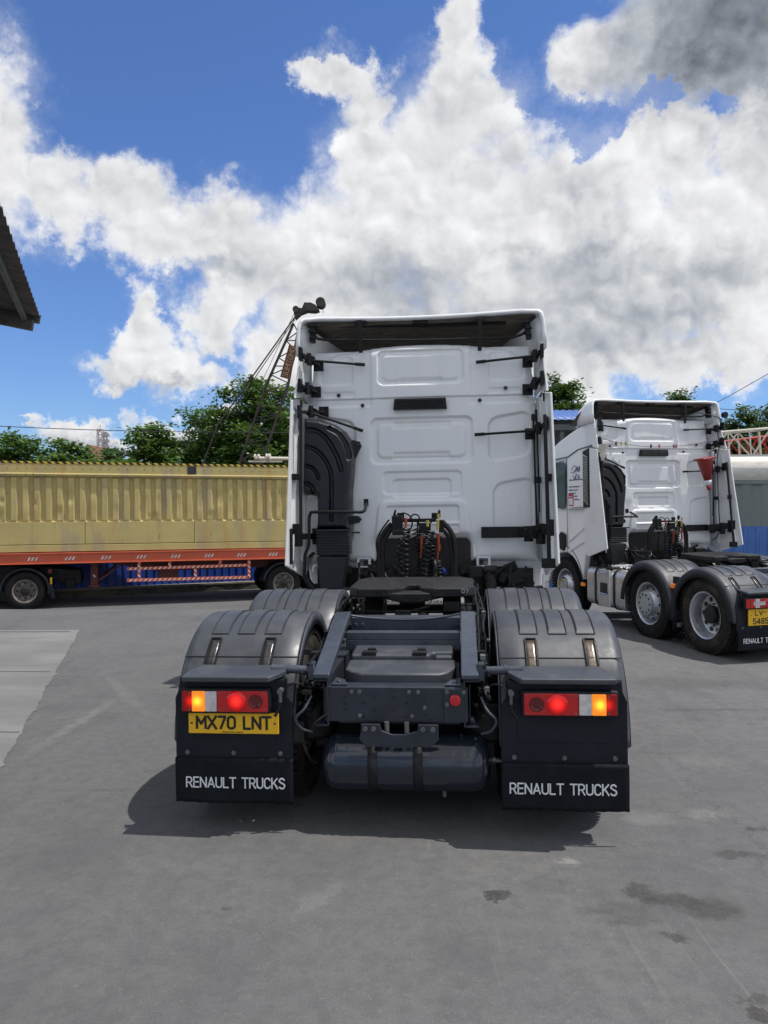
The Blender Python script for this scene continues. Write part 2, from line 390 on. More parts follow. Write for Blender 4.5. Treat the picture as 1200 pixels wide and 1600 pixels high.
GL = {
 'R': (.54, [[(0, 0), (0, 1), (.27, 1)] + _arc(.27, .73, .25, .27, 90, -90) + [(0, .46)], [(.27, .46), (.54, 0)]]),
 'E': (.48, [[(.48, 1), (0, 1), (0, 0), (.48, 0)], [(0, .52), (.42, .52)]]), 'N': (.58, [[(0, 0), (0, 1), (.58, 0), (.58, 1)]]),
 'A': (.62, [[(0, 0), (.31, 1), (.62, 0)], [(.11, .30), (.51, .30)]]), 'U': (.56, [[(0, 1), (0, .28)] + _arc(.28, .28, .28, .28, 180, 360) + [(.56, 1)]]),
 'L': (.46, [[(0, 1), (0, 0), (.46, 0)]]), 'T': (.56, [[(0, 1), (.56, 1)], [(.28, 1), (.28, 0)]]),
 'C': (.54, [_arc(.28, .72, .27, .28, 15, 180) + _arc(.28, .28, .27, .28, 180, 345)]), 'K': (.54, [[(0, 0), (0, 1)], [(.52, 1), (.02, .40)], [(.19, .58), (.54, 0)]]),
 'S': (.52, [_arc(.26, .75, .25, .25, 20, 190, 9) + _arc(.26, .25, .26, .26, 80, -160, 11)]), 'M': (.66, [[(0, 0), (0, 1), (.33, .38), (.66, 1), (.66, 0)]]),
 'X': (.60, [[(0, 0), (.60, 1)], [(0, 1), (.60, 0)]]), '7': (.52, [[(0, 1), (.52, 1), (.16, 0)]]), '0': (.52, [[(0, .74)] + _arc(.26, .74, .26, .26, 180, 0) + _arc(.26, .26, .26, .26, 0, -180) + [(0, .74)]]),
 'V': (.58, [[(0, 1), (.29, 0), (.58, 1)]]), '-': (.34, [[(.04, .62), (.32, .62)]]), '5': (.50, [[(.48, 1), (.04, 1), (.02, .55)] + _arc(.24, .31, .26, .30, 110, -160, 10)]),
 '4': (.54, [[(.40, 0), (.40, 1), (0, .26), (.54, .26)]]), '8': (.52, [_arc(.26, .76, .23, .24, 0, 360, 14), _arc(.26, .26, .26, .26, 0, 360, 14)]),
 'O': (.58, [[(0, .71)] + _arc(.29, .71, .29, .29, 180, 0) + _arc(.29, .29, .29, .29, 0, -180) + [(0, .71)]]), 'I': (.0, [[(0, 0), (0, 1)]]), ' ': (.30, [])}
def text(s_, name, width, height, mat_, parent, loc, rot=(R(90), 0, 0), depth=.002, th=.13, gap=.22):
    adv = []; x = 0
    for ch in s_: adv.append(x); x += GL[ch][0] + gap
    tot = x - gap; sx = width / tot; mb = MB(); t = th * height / 2
    for ch, x0 in zip(s_, adv):
        for k, pl in enumerate(GL[ch][1]):
            pts = [Vector((((x0 + px) - tot / 2) * sx, (py - .5) * (height - 2 * t), 0)) for px, py in pl]
            for i in range(len(pts) - 1):
                d = (pts[i + 1] - pts[i]); L_ = d.length
                if L_ < 1e-6: continue
                d /= L_; nn = Vector((-d.y, d.x, 0)) * t; e = d * t * (1 if len(pts) == 2 or i in (0, len(pts) - 2) and False else .55)
                zo = depth * (1 + .04 * ((i + k) % 3))
                a_ = pts[i] - e; b_ = pts[i + 1] + e
                mb.add([a_ - nn, b_ - nn, b_ + nn, a_ + nn] + [q + Vector((0, 0, zo)) for q in (a_ - nn, b_ - nn, b_ + nn, a_ + nn)], [(3, 2, 1, 0), (4, 5, 6, 7), (0, 1, 5, 4), (1, 2, 6, 5), (2, 3, 7, 6), (3, 0, 4, 7)])
    o = mb.build(name, mat_, parent, recalc=False); o.location = loc; o.rotation_euler = rot
    return o

# ------------------------------------------------------------ measuring helper: photo pixel -> point on a plane of a posed body
def rotm(yaw, pitch, roll): return Matrix.Rotation(yaw, 3, 'Z') @ Matrix.Rotation(pitch, 3, 'X') @ Matrix.Rotation(roll, 3, 'Y')
class Pose:
    def __init__(s, loc, yaw, pitch=0, roll=0, k=1.):
        s.k = k; s.loc = Vector((0, 0, CAMH)) + (Vector(loc) - Vector((0, 0, CAMH))) * k; s.m = rotm(yaw, pitch, roll); s.eul = s.m.to_euler()
    def at(s, px, py, axis, val):
        o = s.m.transposed() @ (Vector((0, 0, CAMH)) - s.loc) / s.k
        d = s.m.transposed() @ Vector(((px - 600) / 1200, 1, -(py - 790) / 1200))
        t = (val - o[axis]) / d[axis]; return o + d * t
WORLDP = Pose((0, 0, 0), 0)
T1 = Pose((.075, 4.221, .019), R(-5.53), R(.08), R(-.88), 1.033)
T2 = Pose((5.509, 9.704, -.097), R(14.51), 0, R(-.88))
def a1(px, py, y): return T1.at(px, py, 1, y)
def gnd(px, py):
    p = WORLDP.at(px, py, 2, 0); return (p.x, p.y)

# ------------------------------------------------------------ ground
def ss(a, b, x):
    t = max(0, min(1, (x - a) / (b - a))); return t * t * (3 - 2 * t)
def gz(x, y):
    z = -.9 * ss(13, 20.5, y)
    z -= .065 * ss(1.6, 4.2, x) * ss(6, 9.3, y) * (1 - ss(13, 20, y))
    return z
def sheet(name, xs, ys, fn, matn, dz=0.):
    mb = MB(); mb.grid([[(x, y, fn(x, y) + dz) for x in xs] for y in ys]); return mb.build(name, matn, recalc=False, ang=80)
def asphalt_mat():
    m = bpy.data.materials.new('worn yard asphalt'); m.use_nodes = True
    t = NT(m.node_tree); b = t.n['Principled BSDF']
    v = t.new('ShaderNodeTexCoord').outputs['Object']
    big = t.noise(v, .35, 5, .55); mid = t.noise(v, 2.2, 8, .65); fine = t.noise(v, 95, 4, .7); grit = t.noise(v, 320, 2, .6)
    c = t.mix(t.ramp(big, .3, .7), (.098, .101, .107), (.128, .130, .134))
    c = t.mix(t.math('MULTIPLY', t.ramp(mid, .35, .7), .40), c, (.145, .144, .141))
    # tyre tracks: noise stretched along the driving directions, bent by a slow warp
    wp = t.vmath('ADD', v, t.vmath('SCALE', t.noise(v, .25, 2, .5, color=True), scale=.7))
    for ang, sx, sy, col_, k, lo in ((31, 2.6, .35, (.160, .159, .155), .45, .55), (40, 5, .4, (.078, .081, .086), .35, .54), (62, 5, .25, (.07, .072, .077), .4, .56), (18, 9, .5, (.165, .163, .158), .35, .58)):
        mp = t.new('ShaderNodeMapping'); mp.inputs['Rotation'].default_value = (0, 0, R(ang)); mp.inputs['Scale'].default_value = (sx, sy, 1)
        t.l.new(wp, mp.inputs[0])
        s1 = t.noise(mp.outputs[0], 1.0, 6, .6)
        c = t.mix(t.math('MULTIPLY', t.ramp(s1, lo, lo + .2), k), c, col_)
    c = t.mix(t.math('MULTIPLY', t.ramp(fine, .35, .75), .40), c, (.175, .172, .166))
    c = t.mix(t.math('MULTIPLY', t.ramp(grit, .66, .80), .35), c, (.03, .03, .032))
    c = t.mix(t.math('MULTIPLY', t.ramp(t.noise(v, 60, 3, .8), .66, .78), .45), c, (.28, .275, .26))
    c = t.mix(t.math('MULTIPLY', t.ramp(t.noise(v, 11, 7, .72), .42, .62), .45), c, (.085, .086, .089))
    c = t.mix(t.math('MULTIPLY', t.ramp(t.noise(v, 28, 5, .75), .54, .70), .55), c, (.185, .182, .174))
    c = t.mix(t.math('MULTIPLY', t.ramp(t.noise(v, 150, 2, .6), .58, .70), .6), c, (.22, .216, .205))
    c = t.mix(t.math('MULTIPLY', t.ramp(t.noise(v, 42, 3, .8), .68, .76), .8), c, (.040, .040, .042))
    c = t.mix(t.math('MULTIPLY', t.ramp(t.noise(v, .9, 6, .62), .46, .66), .40), c, (.078, .080, .084))
    # thin pale scratches left by dragged steel
    mp = t.new('ShaderNodeMapping'); mp.inputs['Rotation'].default_value = (0, 0, R(38)); mp.inputs['Scale'].default_value = (26, .8, 1); t.l.new(wp, mp.inputs[0])
    c = t.mix(t.math('MULTIPLY', t.math('MULTIPLY', t.ramp(t.noise(mp.outputs[0], 1, 3, .5), .66, .74), t.ramp(big, .45, .6)), .28), c, (.24, .236, .225))
    blotch = t.ramp(t.noise(v, 34, 5, .8), .36, .56, .6, 1.0)
    # stains and scuffs with shapes of their own
    wz = t.vmath('SCALE', t.vmath('SUBTRACT', t.noise(v, 9, 8, .75, color=True), (.5, .5, .5)), scale=.26)
    vv = t.vmath('ADD', v, wz)
    def stain(px, py, rx, ry, rot, col_, k, hard=.25):
        nonlocal c
        x, y = gnd(px, py)
        mp = t.new('ShaderNodeMapping', vector_type='TEXTURE'); mp.inputs['Location'].default_value = (x, y, 0)
        mp.inputs['Rotation'].default_value = (0, 0, R(rot)); mp.inputs['Scale'].default_value = (rx, ry, 1)
        t.l.new(vv, mp.inputs[0])
        d = t.vmath('LENGTH', t.vmath('MULTIPLY', mp.outputs[0], (1, 1, 0)))
        c = t.mix(t.math('MULTIPLY', t.math('MULTIPLY', t.ramp(d, 1 + hard, 1 - hard), k), blotch), c, col_)
    oil = (.045, .042, .038); pale = (.30, .295, .285)
    stain(775, 1401, .055, .05, 0, (.035, .036, .04), .85, .2)
    stain(1005, 1400, .07, .11, 0, oil, .75, .35); stain(1055, 1408, .11, .07, 0, oil, .7, .35); stain(1115, 1422, .13, .10, 0, oil, .7, .4)
    stain(1060, 1470, .055, .045, 0, oil, .7, .3); stain(970, 1425, .17, .06, 0, oil, .35, .5); stain(990, 1443, .12, .04, 0, oil, .35, .5)
    stain(1155, 1337, .12, .05, -8, (.05, .05, .05), .7, .35); stain(1185, 1298, .07, .03, 0, (.05, .05, .05), .7, .3)
    stain(1180, 1565, .07, .03, 0, oil, .6); stain(1190, 1587, .05, .04, 0, oil, .8); stain(860, 1385, .14, .08, 0, oil, .25, .5)
    stain(1105, 1274, .12, .07, 0, pale, .30, .6); stain(1015, 1280, .14, .08, 0, pale, .25, .6); stain(890, 1349, .05, .035, 0, pale, .6, .5)
    stain(355, 1425, .03, .02, 0, (.05, .05, .05), .6); stain(500, 1405, .05, .2, -35, pale, .18, .6)
    stain(1100, 1190, .2, .1, 0, pale, .12, .6); stain(1115, 1108, .5, .03, 3, (.05, .05, .05), .5, .5); stain(1075, 1062, .6, .3, 0, oil, .25, .5)
    stain(120, 1130, .05, .7, -4, pale, .22, .6); stain(190, 1080, .06, .8, 30, pale, .14, .6)
    # cracks
    vo = t.new('ShaderNodeTexVoronoi', feature='DISTANCE_TO_EDGE'); vo.inputs['Scale'].default_value = .09
    t.l.new(t.vmath('ADD', v, t.vmath('SCALE', t.noise(v, 1.6, 7, .7, color=True), scale=1.4)), vo.inputs['Vector'])
    crack = t.math('MULTIPLY', t.ramp(vo.outputs['Distance'], .0010, .0003), .22)
    c = t.mix(crack, c, (.03, .03, .032))
    t.l.new(c, b.inputs['Base Color'])
    t.l.new(t.ramp(mid, .3, .7, .72, .95), b.inputs['Roughness']); b.inputs['Specular IOR Level'].default_value = .3
    bp = t.new('ShaderNodeBump'); bp.inputs['Strength'].default_value = .6; bp.inputs['Distance'].default_value = .008
    t.l.new(t.math('ADD', fine, t.math('MULTIPLY', crack, -2)), bp.inputs['Height']); t.l.new(bp.outputs[0], b.inputs['Normal'])
    return m
M['asphalt'] = asphalt_mat()
M['concrete'] = mat('pale concrete slab', (.185, .185, .182), .85, var=.16, scale=1.1, dirt=.55, dcol=(.15, .15, .15), dscale=1.2, bump=.3, bscale=70, stretch=(.7, 1.6, 1))
xs = sorted(set([-300, -150, -80, -40] + [i * .75 for i in range(-40, 41)] + [40, 80, 150, 300]))
ys = sorted(set([-60, -20, -5] + [i * .5 for i in range(0, 60)] + [32, 36, 45, 60, 100, 200, 600]))
tag(sheet('ground', xs, ys, gz, 'asphalt'), 'grey worn asphalt yard with tyre marks and oil stains', kind='structure')
# concrete slab at the left, ragged edge towards the asphalt
mb = MB(); rnd = random.Random(3)
pe = []
for i in range(121):
    t_ = i / 120; x = -2.2 + (-4.56 + 2.2) * t_; y = 3.68 + (11.5 - 3.68) * t_
    pe.append((x + rnd.uniform(-.008, .012) + .010 * math.sin(i * .37) + (.03 if i % 23 == 5 else 0), y))
rows = []
for (x, y) in pe: rows.append([(x, y, .005), (x - .6, y, .006), (-8, y, .006), (-16, y, .006)])
mb.grid(rows)
tag(mb.build('concrete_slab', 'concrete', recalc=False), 'pale grey concrete slab at left of the yard', kind='structure')
mb = MB()
for (xa, ya, xb, yb) in ((-3.75, 8.6, -9, 8.75), (-3.0, 6.3, -9, 6.6)): mb.bar((xa, ya, .009), (xb, yb, .009), .012, .002)
mb.bar((-4.65, 11.35, .009), (-12, 11.2, .009), .05, .002)
tag(mb.build('slab_joints', mat('joint filler', (.135, .135, .132), .9)), 'dark joints across the concrete slab', kind='structure')

# ============================================================ TRUCK
def wheel(parent, side, y, kind, z=.553, tyre_mat='tyre'):
    """axle along x; outer face at |x| = 1.21"""
    s = side; xo = 1.21 * s
    R_ = .52
    w_ = thing_part('wheel', parent)
    def tyre(x_out, m_='tyre'):
        mb = MB()
        W = .30
        pr = [(.035, .31), (.012, .34), (.0, .40), (.008, .455), (.03, .492), (.055, .510), (.062, .520), (.098, .522), (.100, .508), (.112, .508), (.114, .523),
              (.186, .523), (.188, .508), (.2, .508), (.202, .522), (.238, .520), (.245, .510), (.27, .492), (.292, .455), (.30, .40), (.288, .34), (.265, .31)]
        mb.lathe([(a, r) for a, r in pr], (x_out, y, z), (-s, 0, 0), 72)
        for k in range(60):                          # shoulder blocks
            q = 2 * math.pi * k / 60
            for a in (.035, .265):
                c = Vector((x_out - s * a, y + math.cos(q) * .500, z + math.sin(q) * .500))
                mb.bx(c, (.05, .030, .030), rot=Matrix.Rotation(q, 3, 'X'))
        return mb.build('tyre', m_, w_, ang=30)
    tyre(xo, tyre_mat)
    if kind == 'dual':
        tyre(xo - s * .335, tyre_mat)
        mb = MB()     # deep dish, outer wheel turned inside out
        mb.lathe([(.03, .300), (.02, .312), (.028, .290), (.06, .280), (.12, .262), (.165, .255), (.17, .245), (.175, .15), (.165, .11), (.13, .105), (.12, .06), (.12, .0)], (xo, y, z), (-s, 0, 0), 64)
        mb.lathe([(.30, .29), (.34, .29), (.45, .25), (.6, .25)], (xo, y, z), (-s, 0, 0), 32)
        mb.build('rim', 'rim', w_, ang=25)
        holes = (.20, .172, .030, 10); nuts = (.15, .172, .012)
    else:
        mb = MB()     # bulged disc
        mb.lathe([(.028, .300), (.018, .312), (.026, .292), (.05, .280), (.12, .262), (.15, .25), (.10, .235), (.02, .20), (-.01, .178), (-.015, .165)], (xo, y, z), (-s, 0, 0), 64)
        mb.lathe([(.20, .29), (.3, .29)], (xo, y, z), (-s, 0, 0), 32)
        mb.build('rim', 'rim', w_, ang=25)
        holes = (.222, .028, .022, 10); nuts = (.13, -.03, .014)
        mb = MB()
        r1 = .175 if kind == 'mid' else .135
        mb.lathe([(0, r1 + .004), (-.035, r1), (-.042, r1 - .012), (-.045, .05), (-.045, 0)], (xo, y, z), (-s, 0, 0), 48)
        mb.build('hub', 'hub', w_, ang=25)
    mb = MB()
    for k in range(10):
        q = 2 * math.pi * k / 10
        if kind == 'dual':
            c = Vector((xo - s * .168, y + math.cos(q) * .205, z + math.sin(q) * .205)); mb.cyl(c, c - Vector((s * -.004, 0, 0)), .031, n=16)
        else:
            c = Vector((xo - s * .063, y + math.cos(q) * .222, z + math.sin(q) * .222)); mb.cyl(c, c + Vector((s * .012, 0, 0)), .02, n=12)
            if kind == 'mid':
                c = Vector((xo + s * .043, y + math.cos(q) * .135, z + math.sin(q) * .135)); mb.cyl(c, c + Vector((s * .004, 0, 0)), .017, n=12)
    mb.build('rim_holes', 'ink', w_)
    mb = MB()
    for k in range(10):
        q = 2 * math.pi * (k + .5) / 10
        if kind == 'dual': c = Vector((xo - s * .17, y + math.cos(q) * .14, z + math.sin(q) * .14)); e = .03
        elif kind == 'front': c = Vector((xo + s * .03, y + math.cos(q) * .118, z + math.sin(q) * .118)); e = .045
        else: continue
        mb.cyl(c, c + Vector((s * e, 0, 0)), .017, .012, n=6)
    if kind != 'mid': mb.build('wheel_nuts', 'yellow_fit' if kind == 'front' else 'bolt', w_)
    if kind == 'dual':
        mb = MB(); mb.lathe([(.17, .12), (.10, .115), (.085, .10), (.08, .03), (.08, 0)], (xo, y, z), (-s, 0, 0), 32); mb.build('hub', 'greasy', w_, ang=25)
    return w_
def thing_part(name, parent):
    o = bpy.data.objects.new(name, None); COL.objects.link(o); o.parent = parent; return o

def fender_path(yc, rear_panel, fz0):
    """outline of a mudguard seen from the side: list of (y, z)"""
    pts = []; Rr = .665
    a0 = -8 if rear_panel else 4
    for i in range(49):
        a = R(a0 + (178 - a0) * i / 48)
        pts.append((yc + Rr * math.cos(a), .515 + Rr * math.sin(a)))
    if not rear_panel: pts.append((yc - Rr, .40))
    return pts
def fender(parent, side, yc, rear):
    s = side; path = fender_path(yc, rear, 0)
    def shell(off=0., xin=.575, xout=1.262, i0=0, i1=None, seg=None, lipm=1):
        i1 = len(path) if i1 is None else i1
        rows = []
        for i in range(i0, i1):
            p = Vector((0, path[i][0], path[i][1]))
            j0 = max(i - 1, 0); j1 = min(i + 1, len(path) - 1)
            tdir = Vector((0, path[j1][0] - path[j0][0], path[j1][1] - path[j0][1])).normalized()
            nrm = Vector((0, -tdir.z, tdir.y)) * -1
            if (p + nrm * .1 - Vector((0, yc, .5))).length < (p - Vector((0, yc, .5))).length: nrm = -nrm
            row = []
            if lipm == 1:
                sec = [(xin, -.008), (xin + .008, 0)] + [(xin + (xout - .06 - xin) * k / 5, 0) for k in range(1, 6)]
                for k in range(1, 7):
                    q = math.pi / 2 * k / 6; sec.append((xout - .06 + .06 * math.sin(q), -.045 * (1 - math.cos(q))))
            elif lipm == 2: sec = [(xout + .004, -.040), (xout + .004, -.135)]
            elif lipm == 3: sec = [(xin - .003, -.006), (xin - .003, -.085)]
            else: sec = [(xin + (xout - xin) * k / 3, 0) for k in range(4)]
            for (x, d) in sec: row.append(p + Vector((s * x, 0, 0)) + nrm * (d + off))
            rows.append(row)
        return rows
    mb = MB(); mb.grid(shell(lipm=1))
    o = mb.build('fender', 'plastic', parent, ang=50, solid=.006, recalc=True)
    mb = MB(); mb.grid(shell(lipm=2)); mb.build('fender_lip', 'plastic_dk', o, ang=50, solid=.010); mb = MB(); mb.grid(shell(lipm=3)); mb.build('fender_lip', 'plastic', o, ang=50, solid=.006)
    # raised strips running over the crown
    mb = MB()
    for x0 in (.711, .876, 1.036):
        i_end = len(path) - 16
        rows = shell(.007, x0, x0 + .088, 6, i_end, lipm=0)
        n = len(rows)
        full = []
        for k, rr_ in enumerate(rows):
            base = shell(-.004, x0 - .007, x0 + .095, 6 + k, 7 + k, lipm=0)[0]
            full.append([base[0]] + rr_ + [base[-1]])
        endb = shell(-.004, x0 - .007, x0 + .095, 6 + n, 7 + n, lipm=0)[0]
        full.append([endb[0]] + endb + [endb[-1]])
        mb.grid(full)
    mb.build('raised_strips', 'plastic', o, ang=20)
    mb = MB()
    for x0 in (.711, .876, 1.036):
        A = shell(.003, x0 - .008, x0 + .096, 6, len(path) - 15, lipm=0)
        q = [r_[0] for r_ in A] + [A[-1][1], A[-1][2]] + [r_[-1] for r_ in reversed(A)]
        mb.tube(q, .0032, 5)
    mb.build('strip_outline', 'ink', o)
    # thin groove across
    mb = MB()
    g = shell(.0015, .58, 1.25, len(path) - 12, len(path) - 11, lipm=0)[0]
    if rear:
        for k in range(len(g) - 1): mb.tube([g[k], g[k + 1]], .0035, 5)
        mb.build('seam', 'ink', o)
        for x0 in (.73, 1.06):
            mb = MB(); m2 = MB()
            A = shell(.004, x0, x0 + .060, len(path) - 15, len(path) - 9, lipm=0)
            # recess panel with a raised frame round it
            m2.grid(A)
            loop = [r_[0] for r_ in A] + [r_[-1] for r_ in reversed(A)]
            loop.append(loop[0])
            mb.tube([p + Vector((0, -.002, .002)) for p in loop], .007, 6)
            f_ = mb.build('slot_frame', 'plastic_dk', o)
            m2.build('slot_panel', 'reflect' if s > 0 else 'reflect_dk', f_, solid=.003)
    return o

def semi_truck():
    T = thing('semi_truck', 'x', 'truck')
    # ---------- fenders
    for s in (-1, 1):
        fender(T, s, .64, True)
        fender(T, s, 1.90, False)
    # rear panels, flaps, shelf, lights
    for s in (-1, 1):
        def X(a, b): return (a * s, b * s) if s > 0 else (b * s, a * s)
        mb = MB()
        pts = [(.572, .445), (1.238, .445), (1.238, .79), (1.215, .84), (1.210, .905), (.60, .905), (.60, .80), (.572, .76)]
        mb.prism([(p[0] * s, p[1]) for p in pts], -.035, -.012, 'y')
        mb.prism([(p[0] * s, p[1]) for p in ((.61, .80), (1.20, .80), (1.20, .90), (.61, .90))], -.055, -.034, 'y')
        mb.prism([(p[0] * s, p[1]) for p in ((.66, .57), (1.15, .57), (1.15, .72), (.66, .72))], -.041, -.0345, 'y')
        pn = mb.build('rear_panel', 'panel', T, bevel=.006)
        mb = MB()
        for x in (.64, .905, 1.17):
            mb.cyl((x * s, -.036, .488), (x * s, -.043, .488), .013, n=14)
            mb.cyl((x * s, -.043, .488), (x * s, -.05, .488), .007, n=8)
        mb.build('panel_bolts', 'bolt', pn)
        mb = MB()   # flap, slightly wavy rubber sheet
        rows = []
        for j in range(13):
            z = .460 - .25 * j / 12
            rows.append([((.570 + .670 * i / 24) * s, -.046 - .006 * math.sin(i * .35 + j * .2) * j / 12, z - (0.0025 * math.sin(i * 2.7) * (j == 12))) for i in range(25)])
        mb.grid(rows)
        fl = mb.build('mud_flap', 'flap', T, solid=.008, recalc=False)
        text('RENAULT TRUCKS', 'flap_lettering', .555, .062, 'lettering', fl, (.893 * s, -.060, .328), th=.125, gap=.19)
        mb = MB()   # visor shelf over the lamp
        vs = []
        for z in (.938, .908):
            vs += [(.62 * s, .10, z + .014), (1.12 * s, .10, z + .014), (1.165 * s, -.03, z + .004), (1.165 * s, -.135, z - .006), (.675 * s, -.135, z - .006), (.61 * s, -.02, z + .004)]
        fs = [(0, 1, 2, 3, 4, 5), (11, 10, 9, 8, 7, 6)] + [(i, (i + 1) % 6, (i + 1) % 6 + 6, i + 6) for i in range(6)]
        mb.add(vs, fs); mb.build('lamp_visor', 'plastic', T, bevel=.008, segs=3)
        # tail light
        xi, xo = .678, 1.180; z0, z1 = .722, .862
        mb = MB(); mb.box(*X(xi, xo), -.105, -.056, z0, z1)
        tl = mb.build('tail_light', 'plastic_dk', T, bevel=.012, segs=3)
        def lens(xa, xb, mt, nm, dz=.010, yy=-.113):
            m_ = MB(); m_.box(*X(xa, xb), yy, -.104, z0 + dz, z1 - dz)
            return m_.build(nm, mt, tl, bevel=.004)
        zc = (z0 + z1) / 2
        lens(xi + .012, xi + .295, 'red_lens', 'red_lens', .012)
        lens(xi + .297, xi + .362, 'clear', 'reverse_lens', .014, -.116)
        cx = (xi + .405) * s
        amb = lit_lens('lit amber lens', (.8, .25, .02), (1.0, .60, .04), (1.0, .27, .02), (cx, -.116, zc), .045, 1.6, .62)
        lens(xi + .363, xi + .437, amb, 'amber_lens', .014, -.116)
        endl = lit_lens('glowing red lens end', (.3, .005, .005), (1, .02, .01), (.5, .003, .006), ((xi + .44) * s, -.11, zc), .05, .9, .1)
        lens(xi + .439, xo - .010, endl, 'side_lens', .014, -.112)
        rc = (xi + .185) * s
        hot = lit_lens('lit red lens', (.42, .008, .010), (1.0, .03, .02), (.85, .003, .004), (rc, -.12, zc + .005), .062, 1.25, .10)
        mb = MB(); mb.lathe([(0, .058), (.005, .056), (.008, .04), (.009, 0)], (rc, -.113, zc), (0, -1, 0), 40); mb.build('brake_lens', hot, tl, ang=60)
        mb = MB(); mb.lathe([(0, .040), (.004, .038), (.004, .03), (.001, .026), (.001, 0)], ((xi + .078) * s, -.113, zc), (0, -1, 0), 40); mb.build('fog_lens', 'red_dark', tl, ang=30)
        mb = MB()
        for x in (xi + .03, xi + .28, xi + .45):
            for z in (z0 + .025, z1 - .025): mb.cyl((x * s, -.112, z), (x * s, -.1145, z), .005, n=8)
        mb.build('lens_screws', 'bolt', tl)
        mb = MB(); mb.cyl((.625 * s, -.06, .845), (.625 * s, -.10, .845), .016, n=12)
        mb.cyl((.625 * s, -.085, .845), (.625 * s, -.085, .785), .010, n=10)
        mb.tube(catmull([(.625 * s, -.085, .785), (.63 * s, -.09, .75), (.655 * s, -.10, .71)], 4), .008, 8, 1)
        mb.build('lamp_plug', ['bolt', 'black'], T)
    # number plate left
    mb = MB(); mb.box(-1.150, -.640, -.075, -.060, .604, .720)
    np_ = mb.build('number_plate', 'yellow_plate', T, bevel=.004)
    text('MX70 LNT', 'plate_lettering', .415, .078, 'ink', np_, (-.893, -.0755, .666), th=.17, gap=.20)
    mb = MB(); rnd = random.Random(8); x = -.960
    while x < -.840: q = rnd.uniform(.002, .005); mb.box(x, x + q, -.0762, -.075, .611, .611 + rnd.uniform(.004, .006)); x += q + rnd.choice((.0012, .0012, .004))
    mb.build('plate_small_print', 'ink', np_)
    mb = MB()
    for x in (-1.13, -.66): mb.cyl((x, -.075, .663), (x, -.078, .663), .006, n=8)
    mb.build('plate_screws', 'red_dark', np_)
    # ---------- chassis rails with guide ramps
    for s in (-1, 1):
        mb = MB(); x0, x1 = .362, .458
        def Xs(a, b): return (a * s, b * s) if s > 0 else (b * s, a * s)
        xa, xb = Xs(x0, x1)
        mb.prism([(-.02, .898), (-.02, .927), (.80, 1.150), (.86, 1.150), (.86, 1.09), (.80, 1.09)], xa, xb, 'x')
        rp = mb.build('guide_ramp', 'frame', T, bevel=.008, segs=3)
        mb = MB()
        xi_, xo_ = Xs(x0 + .012, x0 + .022)
        mb.box(xi_, xo_, .0, 3.4, .63, .895)
        mb.box(*Xs(x0 + .022, x1), .0, 3.4, .63, .642)
        mb.box(*Xs(x0 + .022, x1 - .002), .0, 3.4, .880, .8925)
        mb.box(*Xs(x0 + .04, x0 + .05), .05, .9, .66, .86)
        mb.build('chassis_rail', 'frame_dk', T, bevel=.004)
        # bolts, clips and cable looms along the rail web
        mb = MB(); rnd = random.Random(11 + s)
        for k in range(46):
            y = .04 + k * .062 + rnd.uniform(-.01, .01); z = rnd.choice((.70, .76, .82, .86, .89)) + rnd.uniform(-.01, .01)
            x = (x1 + .002) * s; e = rnd.uniform(.015, .05)
            mb.cyl((x, y, z), (x + s * e, y, z), .010, n=6, m=0); mb.cyl((x, y, z), (x + s * .007, y, z), .018, n=6)
        mb.build('rail_bolts', 'bolt', T)
        mb = MB()
        for k in range(30):
            y = -.02 + k * .095; z = rnd.uniform(.66, 1.05) if y < .9 else rnd.uniform(.9, 1.12)
            mb.bx(((x1 + rnd.uniform(.02, .07)) * s, y, z), (rnd.uniform(.02, .06), rnd.uniform(.02, .05), rnd.uniform(.015, .05)), rnd.choice((0, 1, 1)))
        mb.build('cable_clips', ['bolt', 'greasy'], T, bevel=.003)
        mb = MB()
        for k in range(9):
            p = []; x = (x1 + .02 + .012 * (k % 4)) * s; zz = .70 + .035 * k
            for j in range(14): p.append((x + rnd.uniform(-.012, .012) * s, -.02 + j * .22, zz + rnd.uniform(-.02, .02) + .18 * ss(.3, 1.4, j * .22)))
            mb.tube(catmull(p, 4), rnd.uniform(.005, .010), 6, k % 2)
        mb.build('cable_loom', ['black', 'plastic_dk'], T)
        # support tube to the rear fender, cable loops
        mb = MB(); mb.cyl((.46 * s, .06, .93), (.70 * s, .03, .945), .024, n=16); mb.cyl((.60 * s, .045, .939), (.615 * s, .044, .94), .030, n=16)
        mb.bx((.475 * s, .06, .93), (.03, .08, .09)); mb.cyl((.45 * s, 1.27, .88), (1.1 * s, 1.27, .88), .022, n=12); mb.cyl((.45 * s, 2.5, .88), (1.1 * s, 2.5, .88), .022, n=12)
        mb.build('fender_stay', 'frame', T)
        mb = MB()
        mb.tube(catmull([(.47 * s, .02, .82), (.53 * s, -.03, .875), (.585 * s, -.05, .87), (.632 * s, -.07, .81)], 6), .006, 6)
        mb.tube(catmull([(.47 * s, .0, .80), (.50 * s, -.05, .74), (.545 * s, -.06, .69), (.52 * s, -.04, .63), (.47 * s, .0, .60)], 6), .0075, 6, 1)
        mb.tube(catmull([(.47 * s, .05, .85), (.5 * s, .0, .80), (.49 * s, .02, .74), (.47 * s, .04, .70)], 6), .006, 6)
        mb.build('tail_cable', ['black', 'frame'], T)
    # crossmember at the tail
    mb = MB(); mb.box(-.398, .398, .012, .030, .655, .848); mb.box(-.398, .398, .030, .13, .834, .848); mb.box(-.40, .40, .03, .12, .655, .667)
    mb.box(.265, .397, .002, .0115, .658, .844)
    rb = mb.build('rear_crossmember', 'frame_dk', T, bevel=.005)
    mb = MB()
